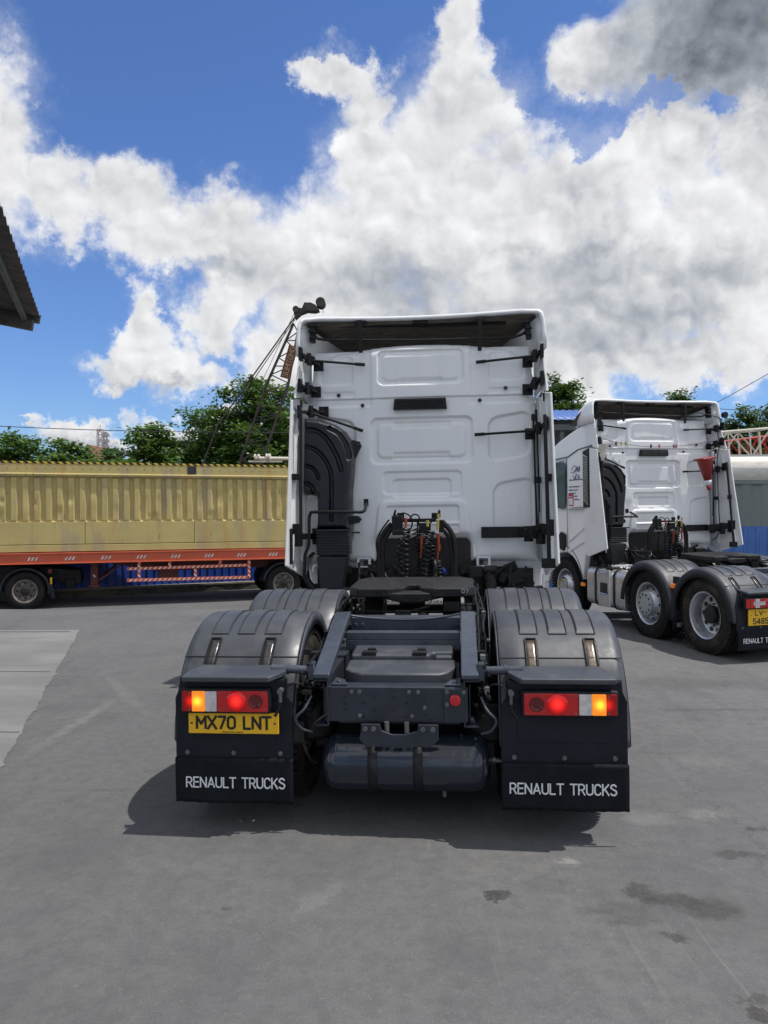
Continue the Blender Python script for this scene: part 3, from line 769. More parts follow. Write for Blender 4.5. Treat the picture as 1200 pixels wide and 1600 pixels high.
    for (x, z) in ((-.245, .84), (-.20, .84), (.075, .84), (.125, .84), (-.20, .708), (.09, .708), (.16, .755)):
        mb.cyl((x, .012, z - .018), (x, .004, z - .018), .012, n=6); mb.cyl((x, .004, z - .018), (x, -.002, z - .018), .007, n=8)
    for (x, z) in ((.283, .845), (.375, .845), (.283, .775)): mb.cyl((x, .002, z - .018), (x, -.006, z - .018), .012, n=6)
    mb.build('crossmember_bolts', 'bolt', rb)
    mb = MB()
    for (x, z) in ((-.28, .805), (-.28, .735), (-.28, .77), (-.18, .775), (-.18, .70), (-.12, .805), (-.12, .735), (-.01, .805), (-.01, .735), (.06, .775), (.06, .70), (.16, .805), (.16, .71)):
        mb.cyl((x, .0125, z - .015), (x, .009, z - .015), .0085, n=12)
    mb.build('crossmember_holes', 'ink', rb)
    mb = MB(); mb.lathe([(0, .030), (.012, .030), (.014, .026), (.014, 0)], (.328, .002, .782), (0, -1, 0), 24); mb.bx((.328, -.014, .782), (.006, .006, .045), rot=Matrix.Rotation(R(15), 3, 'Y'))
    mb.build('red_cap', 'red_cap', rb)
    mb = MB()
    for s in (-1, 1):
        mb.prism([(.36 * s, .03), (.36 * s, .20), (.30 * s, .14), (.27 * s, .03)], .850, .862, 'z')
        mb.cyl((.325 * s, .07, .862), (.325 * s, .07, .871), .014, n=6)
    mb.build('gusset_plate', 'frame', T, bevel=.003)
    # bracket and air tank
    mb = MB()
    pts = [(-.19, .655), (-.19, .62), (-.20, .57), (-.16, .53), (.19, .53), (.235, .57), (.235, .655), (.125, .655), (.12, .62), (.06, .60), (-.02, .60), (-.075, .62), (-.085, .655)]
    mb.prism(pts, -.035, -.02, 'y')
    tb = mb.build('tank_bracket', 'frame_dk', T, bevel=.004)
    mb = MB()
    for x in (-.165, -.12, .15, .205): mb.cyl((x, -.035, .63), (x, -.045, .63), .014, n=6)
    for x in (-.05, .06): mb.cyl((x, .0, .60), (x, .0, .66), .014, n=8)
    mb.build('bracket_bolts', 'bolt', tb)
    mb = MB(); pr = [(-.475, .0), (-.474, .03), (-.468, .07), (-.455, .105), (-.432, .138), (-.405, .152), (-.38, .156), (-.372, .1565), (.372, .1565), (.38, .156), (.405, .152), (.432, .138), (.455, .105), (.468, .07), (.474, .03), (.475, 0)]
    mb.lathe([(a, r) for a, r in pr], (.045, .115, .405), (1, 0, 0), 56)
    tk = mb.build('air_tank', 'tank', T, ang=30)
    mb = MB()
    for x in (-.39, .39): mb.lathe([(-.004, .156), (-.003, .159), (.003, .159), (.004, .156)], (.045 + x * .98, .115, .405), (1, 0, 0), 56)
    mb.build('tank_weld', 'tank', tk)
    mb = MB()
    mb = MB()
    for x in (-.13, .12):
        mb = MB(); p = [(x, .115 + math.cos(R(q)) * .163, .405 + math.sin(R(q)) * .163) for q in range(-100, 281, 10)]
        rows = [[(pp[0] - .026, pp[1], pp[2]), (pp[0] + .026, pp[1], pp[2])] for pp in p]
        mb.grid(rows); mb.build('tank_strap', 'plastic_dk', tk, solid=.006)
    mb = MB(); mb.cyl((.515, .115, .42), (.57, .10, .42), .012, n=10); mb.cyl((.535, .108, .42), (.55, .104, .42), .02, n=6); mb.cyl((.57, .1, .42), (.59, .095, .423), .007, n=8)
    mb.cyl((.26, .115, .25), (.26, .115, .21), .012, n=8); mb.build('tank_valve', 'bolt', tk)
    mb = MB(); mb.box(-.59, -.51, -.02, .02, .545, .655); mb.box(-.60, -.50, .0, .03, .53, .545)
    mb.tube(catmull([(-.52, .0, .54), (-.50, -.01, .49), (-.49, .05, .43), (-.46, .08, .40)], 5), .01, 6)
    mb.tube(catmull([(-.48, .0, .60), (-.44, -.02, .66), (-.38, .0, .70)], 5), .008, 6)
    mb.build('valve_block', 'greasy', T, bevel=.01)
    # cross tubes and the battery lid between the rails
    mb = MB(); mb.box(-.36, .36, .60, .68, 1.005, 1.055); mb.box(-.36, .36, .60, .61, .94, 1.004)
    mb.build('cross_tube', 'frame', T, bevel=.008, segs=3)
    mb = MB(); mb.box(-.36, .36, .86, .90, .98, 1.11); mb.box(-.36, .36, .90, .98, 1.098, 1.11)
    for x in (-.33, -.285, .34): mb.cyl((x, .86, 1.06), (x, .85, 1.06), .014, n=6)
    mb.tube(catmull([(-.36, .82, 1.13), (-.25, .84, 1.11), (-.1, .84, 1.10), (.1, .84, 1.10), (.25, .84, 1.115), (.36, .82, 1.14)], 5), .008, 6)
    mb.build('crossmember', 'frame', T, bevel=.005)
    mb = MB()
    def lid(pts, z0, z1, dz, m=0):
        n = len(pts); vs = [(x, y, z0 + .10 * (y - .15) + dz) for x, y in pts] + [(x, y, z1 + .10 * (y - .15) + dz) for x, y in pts]
        mb.add(vs, [tuple(range(n)), tuple(range(2 * n - 1, n - 1, -1))] + [(i, i + n, (i + 1) % n + n, (i + 1) % n) for i in range(n)], m)
    lid([(-.26, .155), (-.20, .135), (.24, .135), (.285, .165), (.335, .27), (.335, .40), (-.31, .40), (-.31, .22)], .80, .90, 0)
    lid([(-.30, .395), (-.30, .60), (-.255, .68), (.255, .68), (.315, .62), (.315, .46), (.20, .455), (.17, .395)], .80, .928, 0)
    lid([(.205, .40), (.205, .45), (.31, .455), (.31, .40)], .80, .918, 0)
    lid([(-.34, .10), (.36, .10), (.36, .70), (-.34, .70)], .62, .795, 0)
    bl = mb.build('battery_lid', 'plastic', T, bevel=.016, segs=3)
    mb = MB()
    for x in (-.19, .115): mb.bx((x, .43, .958), (.085, .07, .022)); mb.bx((x + .01, .47, .970), (.05, .03, .02))
    for x in (-.13, .01): mb.bx((x, .50, .958), (.045, .05, .006))
    mb.build('lid_latch', 'plastic_dk', bl, bevel=.005)
    mb = MB(); mb.box(-.36, .36, .70, 3.4, .60, .72); mb.box(-.55, .55, .5, .72, .42, .60); mb.cyl((-1.0, .64, .52), (1.0, .64, .52), .085, n=16); mb.lathe([(-.2, .08), (-.14, .19), (0, .23), (.14, .19), (.2, .08)], (0, .64, .52), (1, 0, 0), 24)
    mb.cyl((-1.0, 1.90, .50), (1.0, 1.90, .50), .06, n=12); mb.cyl((0, .64, .55), (0, 3.4, .75), .06, n=12)
    for s in (-1, 1):
        mb.lathe([(0, .13), (.02, .15), (.2, .15), (.22, .13)], (.52 * s, .30, .50), (0, 0, 1), 20); mb.lathe([(0, .13), (.02, .15), (.2, .15), (.22, .13)], (.52 * s, 1.0, .50), (0, 0, 1), 20)
        mb.box(.46 * s - .04, .46 * s + .04, .25, 1.05, .44, .50)
    mb.build('axle', 'greasy', T, bevel=.01)
    # ---------- fifth wheel
    mb = MB()
    def hx(x, yb):   # top plate outline, rear edge with the throat
        return (x, yb)
    top = [(-.47, 1.56), (-.40, 1.46), (-.16, 1.45), (-.07, 1.62), (-.03, 1.78), (.03, 1.78), (.07, 1.62), (.16, 1.45), (.40, 1.46), (.47, 1.56), (.47, 2.10), (.38, 2.26), (-.38, 2.26), (-.47, 2.10)]
    NR = 60
    rows = []
    vs = []; 
    def zt(x, y): return 1.238 - .05 * (1 - ss(0, .13, abs(x))) * (1 - ss(1.5, 1.9, y)) + .012 * (y - 1.45)
    for t_ in (0, 1):
        for (x, y) in top: vs.append((x, y, zt(x, y) - .068 * t_ + (0.02 if abs(x) < .1 and t_ else 0)))
    n = len(top)
    fs = [tuple(range(n)), tuple(range(2 * n - 1, n - 1, -1))] + [(i, (i + 1) % n, (i + 1) % n + n, i + n) for i in range(n)]
    mb.add(vs, fs)
    mb.prism([(-.10, 1.62), (.10, 1.62), (.06, 1.9), (-.06, 1.9)], 1.09, 1.17, 'z')
    mb.prism([(-.26, 1.17), (-.10, 1.135), (-.05, 1.125), (.05, 1.125), (.10, 1.135), (.26, 1.17), (.24, 1.20), (-.24, 1.20)], 1.47, 1.66, 'y')
    text('07', 'cast_mark', .05, .03, 'hub', T, (.40, 1.455, 1.215), th=.2)
    fw = mb.build('fifth_wheel', 'greasy', T, bevel=.012, segs=3)
    mb = MB()
    for s in (-1, 1):
        mb.prism([(1.62, 1.0), (2.08, 1.0), (1.95, 1.17), (1.75, 1.17)], .30 * s - .07, .30 * s + .07, 'x')
        mb.box(min(.28 * s, .46 * s), max(.28 * s, .46 * s), 1.4, 2.3, .93, 1.0)
    mb.box(-.46, .46, 1.30, 1.40, .965, .995); mb.box(-.46, .46, 2.28, 2.36, .96, 1.01)
    mb.bar((-.05, 1.50, 1.05), (.14, 1.52, 1.10), .02, .02); mb.bx((-.06, 1.50, 1.055), (.12, .08, .035)); mb.cyl((-.42, 1.5, 1.06), (.40, 1.5, 1.06), .007, n=8)
    mb.bx((.30, 1.5, 1.10), (.12, .06, .07))
    mb.build('pedestal', 'greasy', fw, bevel=.008)
    mb = MB()
    for k in range(26):
        x = -.36 + k * .028; mb.tube([(x, 2.42, 1.015 + .006 * (k % 2)), (x + .01, 2.9, 1.015 + .006 * (k % 2))], .012, 6)
    mb.box(-.40, .40, 2.40, 3.0, .99, 1.005); mb.box(-.30, .36, 2.36, 2.39, .965, .99)
    mb.build('catwalk', 'alu', T)
    # ---------- wheels
    for s in (-1, 1):
        wheel(T, s, .64, 'dual', tyre_mat='tyre_dusty' if s < 0 else 'tyre'); wheel(T, s, 1.90, 'mid'); wheel(T, s, 4.42, 'front')
    # ---------- side tanks, steps, marker lamps
    for s in (-1, 1):
        mb = MB(); N = 10; pts = []
        def rrect(y0, y1, z0, z1, r, n=5):
            out = []
            for (cy, cz, a) in ((y1 - r, z1 - r, 0), (y0 + r, z1 - r, 90), (y0 + r, z0 + r, 180), (y1 - r, z0 + r, 270)):
                for k in range(n + 1): q = R(a + 90 * k / n); out.append((cy + r * math.cos(q), cz + r * math.sin(q)))
            return out
        sec = rrect(.62, 1.20, .34, .96, .11)
        mb.prism([(p[0] * s, p[1]) for p in sec], 2.52, 3.66, 'y')
        ft = mb.build('fuel_tank', 'alu', T, bevel=.02, ang=30)
        for yy in (2.78, 3.34):
            mb = MB(); sec2 = rrect(.615, 1.206, .335, .966, .115)
            ring = [Vector((p[0] * s, yy, p[1])) for p in sec2]; ring.append(ring[0])
            rows = [[p, p + Vector((0, .045, 0))] for p in ring]; mb.grid(rows); mb.build('tank_strap', 'plastic_dk', ft, solid=-.008)
        mb = MB(); mb.box(min(1.195 * s, 1.215 * s), max(1.195 * s, 1.215 * s), 2.92, 3.26, .36, .955); st = mb.build('tank_panel', 'alu', ft, bevel=.01)
        mb = MB(); mb.box(min(1.212 * s, 1.219 * s), max(1.212 * s, 1.219 * s), 2.98, 3.20, .56, .74); mb.build('step_recess', 'ink', st)
        mb = MB(); mb.cyl((1.225 * s, 2.99, .565), (1.225 * s, 3.19, .565), .012, n=8); mb.cyl((1.217 * s, 2.99, .90), (1.217 * s, 3.18, .90), .012, n=8); mb.build('step_tread', 'chrome', st)
        mb = MB(); mb.cyl((1.0 * s, 3.1, .955), (1.0 * s, 3.1, .985), .06, n=20)
        for k in range(14): mb.tube([(.70 * s, 2.5 + k * .085, 1.0), (1.02 * s, 2.5 + k * .085, 1.0)], .018, 6)
        mb.build('tank_step', 'alu', ft)
        for yy in (1.262, 3.76):
            mb = MB(); mb.box(min(1.19 * s, 1.235 * s), max(1.19 * s, 1.235 * s), yy - .045, yy + .045, .845 if yy < 3 else .62, .905 if yy < 3 else .68); mb.build('marker_lamp', 'amber', T, bevel=.006)
        mb = MB(); mb.prism([(1.20, .55), (1.32, .55), (1.32, 1.0), (1.20, 1.0)], min(1.14 * s, 1.18 * s), max(1.14 * s, 1.18 * s), 'x')
        mb.build('fender_bracket', 'plastic_dk', T)
        rows = []
        for j in range(4): rows.append([((.62 + .62 * i / 8) * s, 1.245, .52 - .28 * j / 3) for i in range(9)])
        mb = MB(); mb.grid(rows); fl = mb.build('mud_flap', 'flap', T, solid=.008, recalc=False)
        text('RENAULT TRUCKS', 'flap_lettering', .50, .055, 'lettering', fl, (.93 * s, 1.232, .335))
    # ---------- engine, gearbox and clutter under the cab
    mb = MB()
    mb.lathe([(0, .0), (0, .26), (.05, .32), (.5, .34), (1.2, .34)], (.0, 3.75, 1.12), (0, 1, 0), 32); mb.box(-.42, .42, 3.6, 5.4, .75, 1.35); mb.box(-1.1, -.5, 3.62, 4.0, .8, 1.22); mb.box(.55, 1.1, 3.62, 4.0, .8, 1.2)
    rnd = random.Random(5)
    for k in range(60):
        x = rnd.choice((-1, 1)) * rnd.uniform(.30, 1.08); mb.bx((x, rnd.uniform(3.35, 3.7), rnd.uniform(.86, 1.22)), (rnd.uniform(.04, .16), .08, rnd.uniform(.03, .12)), rot=Matrix.Rotation(rnd.uniform(-.4, .4), 3, 'Y'))
    for k in range(14):
        x = -1.0 + k * .15; mb.tube(catmull([(x, 3.4, .95 + rnd.uniform(0, .1)), (x + rnd.uniform(-.1, .1), 3.32, 1.05), (x + rnd.uniform(-.2, .2), 3.45, 1.2 + rnd.uniform(0, .1))], 5), .012, 6)
    mb.build('engine', 'greasy', T, bevel=.008)
    mb = MB(); mb.box(-.60, .60, 3.555, 3.60, .85, 1.60); mb.box(-.60, -.52, 3.50, 3.56, .85, 1.29); mb.box(.52, .60, 3.50, 3.56, .85, 1.29); mb.build('dark_cavity_panel', 'ink', T)  # black panels standing in for the shade inside the wall hole
    mb = MB(); mb.lathe([(0, .0), (0, .035), (.02, .05), (.02, .085), (.05, .09), (.06, .06), (.16, .05)], (.215, 3.35, 1.13), (0, 1, 0), 20); mb.tube([(.20, 3.35, 1.22), (.225, 3.3, 1.19)], .02, 8, 1)
    mb.bx((.245, 3.3, 1.09), (.09, .04, .085), 2); mb.build('filter_cap', ['black', mat('blue cap', (.02, .05, .3), .4), 'lettering'], T)
    # corrugated hose down the right of the gearbox
    mb = MB()
    p = catmull([(.62, 3.3, 1.20), (.66, 3.2, 1.10), (.64, 3.1, 1.0), (.62, 3.1, .92)], 10); mb.tube(p, [.055 if i % 2 else .045 for i in range(len(p))], 14)
    mb.bx((.52, 3.3, 1.20), (.12, .1, .10)); mb.cyl((.60, 3.25, 1.22), (.72, 3.25, 1.22), .04, n=14); mb.prism([(.62, 1.02), (1.13, 1.08), (1.15, 1.0), (.66, .96)], 3.0, 3.12, 'y')
    mb.build('intercooler_hose', 'greasy', T)
    mb = MB(); mb.box(-1.15, -.42, 2.95, 3.15, .93, .99); mb.build('cab_mount', 'black', T, bevel=.01)

    # ================= CAB
    cab = T
    def grid_relief(x0, x1, z0, z1, step, sdf, yfun):
        nx = int((x1 - x0) / step) + 1; nz = int((z1 - z0) / step) + 1
        xs = np.linspace(x0, x1, nx); zs = np.linspace(z0, z1, nz); Xg, Zg = np.meshgrid(xs, zs)
        S_ = sdf(Xg, Zg); I = S_ < 0
        for _ in range(3):       # pull the outermost vertices onto the outline
            S_ = sdf(Xg, Zg); e = 1e-4
            gx = (sdf(Xg + e, Zg) - S_) / e; gz_ = (sdf(Xg, Zg + e) - S_) / e; gl_ = np.hypot(gx, gz_) + 1e-6
            mv = np.where((~I) & (S_ < step * 2.2), S_ / gl_, 0); Xg = Xg - mv * gx / gl_; Zg = Zg - mv * gz_ / gl_
        Y = yfun(Xg, Zg); vid = -np.ones(Xg.shape, int); mb = MB(); vs = []; 
        fs = []
        keep = I[:-1, :-1] | I[1:, :-1] | I[:-1, 1:] | I[1:, 1:]
        for i, j in zip(*np.nonzero(keep)):
            q = []
            for (a, b) in ((i, j), (i, j + 1), (i + 1, j + 1), (i + 1, j)):
                if vid[a, b] < 0: vid[a, b] = len(vs); vs.append((float(Xg[a, b]), float(Y[a, b]), float(Zg[a, b])))
                q.append(int(vid[a, b]))
            fs.append(tuple(q))
        mb.add(vs, fs); return mb
    def sdr(x, z, cx, cz, hx_, hz_, r):
        qx = np.abs(x - cx) - hx_ + r; qz = np.abs(z - cz) - hz_ + r
        return np.hypot(np.maximum(qx, 0), np.maximum(qz, 0)) + np.minimum(np.maximum(qx, qz), 0) - r
    def st(d, w_): t = np.clip(.5 - d / w_, 0, 1); return t * t * (3 - 2 * t)
    S = 156.5
    def wr(x0, x1, y0, y1):      # photo rectangle on the wall -> centre and half sizes
        return ((x0 + x1) / 2 - 657) / S, 1.87 - ((y0 + y1) / 2 - 790) / S, (x1 - x0) / 2 / S, (y1 - y0) / 2 / S
    def wall_y(x, z):
        y = np.full_like(x, 3.50) + .012 * (z - 1.3)
        out = wall_sd(x, z); y += .10 * (1 - np.sqrt(np.clip(1 - (1 - np.clip(-out / .10, 0, 1)) ** 2, 0, 1)))
        y += .012 * np.exp(-((z - 2.928) / .006) ** 2) - .016 * st(2.93 - z, .02)
        def rec(px0, px1, py0, py1, r, d, w_=.022):
            nonlocal y
            cx, cz, hx_, hz_ = wr(px0, px1, py0, py1); y = y + d * st(sdr(x, z, cx, cz, hx_, hz_, r), w_)
        # middle recess with raised plate
        rec(577, 737, 655, 727, .07, .030); rec(588, 726, 665, 717, .06, -.018, .03); rec(612, 702, 662, 671, .02, .014, .03); rec(612, 702, 710, 719, .02, .014, .03)
        rec(595, 719, 740, 775, .05, .016); rec(611, 702, 752, 780, .04, .018); 
        m_ = st(1.87 + 22 / S - z, .04)      # they fade out downwards
        # big raised frame in the lower middle
        cx, cz, hx_, hz_ = wr(589, 727, 785, 900)
        xx = x / (1 + .28 * np.clip((cz + hz_ - z), 0, .6)); y = y - .022 * st(sdr(xx, z, cx, cz, hx_, hz_, .09), .03)
        rec(601, 714, 794, 820, .03, .022); rec(601, 714, 824, 836, .02, .014); rec(585, 735, 838, 900, .05, .012)
        # side recesses
        for sx in (-1, 1):
            def rs(px0, px1, py0, py1, r, d, w_=.03):
                nonlocal y
                cx, cz, hx_, hz_ = wr(px0, px1, py0, py1); zz = z - .16 * (x * sx - cx) ; y = y + d * st(sdr(x * sx, zz, cx, cz, hx_, hz_, r), w_)
            rs(762, 826, 654, 722, .09, .026); rs(768, 830, 757, 850, .10, .022); rs(764, 836, 556, 601, .06, 0.0)
            cx, cz, hx_, hz_ = wr(764, 818, 556, 600); y = y + .018 * st(sdr(x * sx, z, cx, cz, hx_, hz_, .05), .03)
            cx, cz, hx_, hz_ = wr(762, 812, 612, 620); y = y + .008 * st(sdr(x * sx, z, cx, cz, hx_, hz_, .02), .02)
            # chamfer line under the seam
            y = y + .014 * st(np.abs(x * sx - .62 - .9 * np.clip(2.93 - z, 0, .12)) * 0 + (2.80 - z) * 0 + np.maximum(2.86 - z, .50 - x * sx), .03) 
        # upper panel recess
        rec(590, 724, 549, 602, .06, .026); rec(598, 716, 556, 596, .05, -.014, .03); rec(622, 692, 593, 600, .02, .012, .02)
        y = y + .004 * np.sin(x * 5 + 1) * np.sin(z * 4)
        return y
    def wall_sd(x, z):
        lo = sdr(x, z, 0, 2.0, 1.16, .95, .03); lo = np.where(z < 1.4, sdr(x, z, 0, 2.0, 1.16, .715, .02), lo)
        a = sdr(x, z, 0, 2.10, 1.16, .82, .02); b = sdr(x, z, 0, 2.9, 1.125, .575 - .10 * x * x, .28)
        d = np.minimum(a, b)
        hole = sdr(x, z, 0, 1.20, .47, .31, .06)
        return np.maximum(d, -hole)
    mb = grid_relief(-1.17, 1.17, 1.27, 3.50, .0085, wall_sd, wall_y)
    wl = mb.build('rear_wall', 'white', cab, ang=60, recalc=False)
    mb = MB()
    for (px, py) in ((527, 617), (789, 613), (565, 634), (749, 631)):
        x = (px - 657) / S; z = 1.87 - (py - 790) / S; mb.lathe([(0, .020), (.012, .018), (.014, 0)], (x, 3.505, z), (0, -1, 0), 16)
    mb.build('wall_grommets', 'ink', wl)
    mb = MB()
    for px in (564, 751):
        x = (px - 657) / S; z = 1.285
        mb.box(x - .07, x + .07, 3.455, 3.50, z + .03, z + .045); mb.box(x - .07, x - .045, 3.455, 3.50, z - .04, z + .03); mb.box(x + .045, x + .07, 3.455, 3.50, z - .04, z + .03); mb.box(x - .07, x + .07, 3.455, 3.50, z - .055, z - .04)
    mb.build('wall_hook', 'white', wl, bevel=.006)
    mb = MB(); cx, cz, hx_, hz_ = wr(614, 698, 626, 643)
    mb.prism([(cx - hx_, cz - hz_), (cx + hx_, cz - hz_), (cx + hx_ - .012, cz + hz_), (cx - hx_ + .012, cz + hz_)], 3.455, 3.515, 'y')
    for k in range(5): mb.box(cx - hx_ + .03, cx + hx_ - .03, 3.448, 3.456, cz - .038 + k * .018, cz - .030 + k * .018)
    mb.build('wall_vent', 'plastic_dk', wl, bevel=.008)
    # cab body
    mb = MB()
    arch = [(4.42 + .62 * math.cos(R(a)), .55 + .60 * math.sin(R(a))) for a in range(165, 14, -10)]
    prof = [(3.60, 1.30), (3.70, 1.12)] + arch + [(5.10, .55), (5.80, .50), (5.86, 1.5), (5.72, 2.15), (5.30, 2.90), (4.75, 3.14), (4.3, 3.28), (3.9, 3.38), (3.60, 3.44)]
    # body as lofted ribs: narrower towards the roof
    n = len(prof); 
    def half(z): return 1.20 - .10 * ss(2.6, 3.5, z)
    L_ = [(-half(z), y, z) for y, z in prof]; Rr = [(half(z), y, z) for y, z in prof]
    mb.add(L_ + Rr, [tuple(range(n)), tuple(range(2 * n - 1, n - 1, -1))] + [(i, i + n, (i + 1) % n + n, (i + 1) % n) for i in range(n)])
    body = mb.build('cab_body', 'white', cab, bevel=.05, segs=4)
    mb = MB(); mb.prism([(5.35, 2.88), (5.76, 2.17), (5.79, 1.62), (5.84, 1.62), (5.82, 2.18), (5.40, 2.90)], -1.02, 1.02, 'x'); mb.build('windscreen', 'glass', cab)
    mb = MB(); mb.box(-1.0, 1.0, 5.86, 5.90, .62, 1.35); mb.build('grille', 'plastic_dk', cab, bevel=.02)
    mb = MB()
    for s in (-1, 1): mb.box(min(.65 * s, 1.12 * s), max(.65 * s, 1.12 * s), 5.865, 5.91, .68, .86)
    mb.build('headlight', 'clear', cab, bevel=.02)
    for s in (-1, 1):
        sgn = s; X0 = 1.205 * s
        mb = MB(); pw = [(4.37, 2.0), (4.44, 1.92), (5.35, 2.02), (5.62, 2.12), (5.30, 2.72), (4.42, 2.78), (4.37, 2.72)]
        mb.prism(pw, min(X0, X0 + .006 * s), max(X0, X0 + .006 * s), 'x'); mb.build('side_window', 'glass', cab)
        mb = MB()     # shut lines and belt trim
        ln = [(4.30, 1.0), (4.31, 1.9), (4.31, 2.84)]
        for a, b_ in zip(ln[:-1], ln[1:]): mb.bar((X0 + .001 * s, *a), (X0 + .001 * s, *b_), .006, .008)
        for pp in ([(3.44, 2.98), (3.90, 2.94), (4.25, 2.84), (5.2, 2.80)], [(4.31, 1.91), (3.66, 1.93), (3.44, 1.95)]):
            for a, b_ in zip(pp[:-1], pp[1:]): mb.bar((X0 + .001 * s, *a), (X0 + .001 * s, *b_), .022 if a[1] > 2.5 else .008, .020, up=(1, 0, 0))
        ar = [(4.42 + .66 * math.cos(R(a)), .55 + .72 * math.sin(R(a))) for a in range(170, 10, -10)]
        for a, b_ in zip(ar[:-1], ar[1:]): mb.bar((X0 + .001 * s, *a), (X0 + .001 * s, *b_), .008, .008)
        mb.build('shut_line', 'frame', body)
        mb = MB(); mb.prism([(4.42, 1.18), (4.34, 1.30), (4.36, 1.48), (4.50, 1.52), (4.62, 1.44), (4.60, 1.22)], min(X0 - .003 * s, X0 + .03 * s), max(X0 - .003 * s, X0 + .03 * s), 'x'); mb.build('door_handle', 'plastic_dk', cab, bevel=.01)
        mb = MB(); mb.box(min(1.40 * s, 1.22 * s), max(1.40 * s, 1.22 * s), 5.25, 5.36, 2.1, 2.8); mb.bar((1.2 * s, 5.3, 2.75), (1.35 * s, 5.3, 2.75), .04, .04); mb.build('mirror', 'plastic_dk', cab, bevel=.03)
        # sculpted crease on the flank
        mb = MB(); mb.prism([(4.28, 1.37), (3.75, 1.62), (3.60, 1.66), (3.8, 1.56), (4.28, 1.33)], min(X0, X0 + .010 * s), max(X0, X0 + .010 * s), 'x'); mb.prism([(4.28, 1.20), (3.8, 1.38), (3.55, 1.42), (3.85, 1.32), (4.28, 1.15)], min(X0, X0 + .010 * s), max(X0, X0 + .010 * s), 'x'); mb.build('flank_crease', 'white', body, bevel=.008)
        # louvre panel
        mb = MB(); mb.prism([(3.455, 1.96), (3.655, 1.95), (3.655, 2.90), (3.455, 2.94)], min(1.205 * s, 1.258 * s), max(1.205 * s, 1.258 * s), 'x'); lv = mb.build('louvre_panel', 'plastic_dk', cab, bevel=.01)
        mb = MB()
        for k in range(19):
            z = 2.0 + k * .044; mb.bar((1.260 * s, 3.485, z), (1.260 * s, 3.63, z + .09 if z < 2.78 else z + .05), .008, .010)
        mb.build('louvre_slats', 'alu', lv)
        # side fairing panels (lower, middle) with a slanting trailing edge
        def fair(y0z, name, pts, xb, xf, m='whitein'):
            mb = MB(); n_ = len(pts); t = .022
            def xx(y): return xb + (xf - xb) * ss(2.9, 3.75, y)
            vs = [((xx(y) + t / 2) * s, y, z) for y, z in pts] + [((xx(y) - t / 2) * s, y, z) for y, z in pts]
            mb.add(vs, [tuple(range(n_)), tuple(range(2 * n_ - 1, n_ - 1, -1))] + [(i, (i + 1) % n_, (i + 1) % n_ + n_, i + n_) for i in range(n_)])
            return mb.build(name, m, cab, bevel=.006)
        if True:
            low = fair(0, 'side_fairing', [(2.88, 1.30), (3.19, 2.90), (3.45, 2.94), (3.66, 2.93), (3.66, 1.2), (3.55, 1.13)], 1.262, 1.215)
            mid = fair(0, 'upper_fairing', [(3.20, 2.915), (3.375, 3.42), (3.50, 3.46), (3.72, 3.40), (3.72, 2.93), (3.46, 2.96)], 1.245, 1.15)
            # return flange between wall and fairing
            mb = MB(); mb.add([(1.15 * s, 3.56, 1.30), (1.24 * s, 3.40, 1.20), (1.235 * s, 3.50, 2.90), (1.15 * s, 3.56, 2.90)], [(0, 1, 2, 3)]); mb.build('fairing_flange', 'whitein', low, solid=.01)
            mb = MB(); mb.bar((1.225 * s, 3.0, 1.34), (1.225 * s, 3.34, 2.86), .012, .03); mb.bar((1.20 * s, 3.40, 1.3), (1.20 * s, 3.45, 2.85), .02, .05); mb.build('fairing_rib', 'whitein', low)
    # roof deflector shell
    mb = MB(); rows = []
    secs = [(0.0, 1.0), (.05, 1.0), (.3, .985), (.7, .93), (1.05, .82), (1.3, .65)]
    for (dy, k) in secs:
        top = 3.80 - .04 * dy - .22 * dy * dy; row = []
        pl = [(-1.235, 3.40), (-1.235, 3.55), (-1.225, 3.68), (-1.205, 3.755), (-1.16, 3.785)] + [(-1.0 + i * .25, 3.80 - .012 * (1 - abs(-1 + i * .25)) * 0) for i in range(9)] + [(1.16, 3.785), (1.205, 3.755), (1.225, 3.68), (1.235, 3.55), (1.235, 3.40)]
        for (x, z) in pl:
            yb = 3.40 + .10 * (3.80 - z) / .4 * -.4 + .14 * math.cos(min(1, abs(x) / 1.2) * math.pi / 2) ** 1.0
            yy = yb + dy
            zz = 3.36 + (z - 3.40) * (top - 3.36) / .44
            row.append((x * (1 - .05 * dy) * (k if dy > .6 else 1), yy, zz))
        rows.append(row)
    mb.grid(rows)
    df = mb.build('roof_deflector', 'white', cab, ang=50, recalc=False)
    md = df.modifiers.new('s', 'SOLIDIFY'); md.thickness = .035; md.offset = -1; 
    df.data.materials.append(M['under']); md.material_offset = 0
    mb = MB()     # underside lining and inner cheeks
    rows = []
    for (dy, z) in ((.015, 3.712), (.25, 3.66), (.55, 3.53), (.8, 3.38)):
        rows.append([(x, 3.43 + .14 * math.cos(min(1, abs(x) / 1.2) * math.pi / 2) + dy, z) for x in [-1.17 + i * .234 for i in range(11)]])
    mb.grid(rows); mb.build('deflector_lining', 'under', df, recalc=False, solid=-.004)
    for s in (-1, 1):
        mb = MB(); mb.add([(1.19 * s, 3.45, 3.70), (1.205 * s, 3.44, 3.40), (1.06 * s, 3.66, 3.36), (.84 * s, 3.98, 3.50)], [(0, 1, 2, 3)]); mb.build('deflector_cheek', 'whitein', df, solid=.01)
        p = a1(490 if s < 0 else 824, 522 if s < 0 else 516, 3.50)
        mb = MB(); mb.bx((p.x, 3.48, p.z), (.05, .10, .19), rot=Matrix.Rotation(R(-6 * s), 3, 'Y'))
        for k in range(3): mb.bx((p.x - .01 * s, 3.42, p.z - .06 + k * .06), (.07, .02, .012))
        mb.build('deflector_bracket', 'black', df, bevel=.004)
    mb = MB()
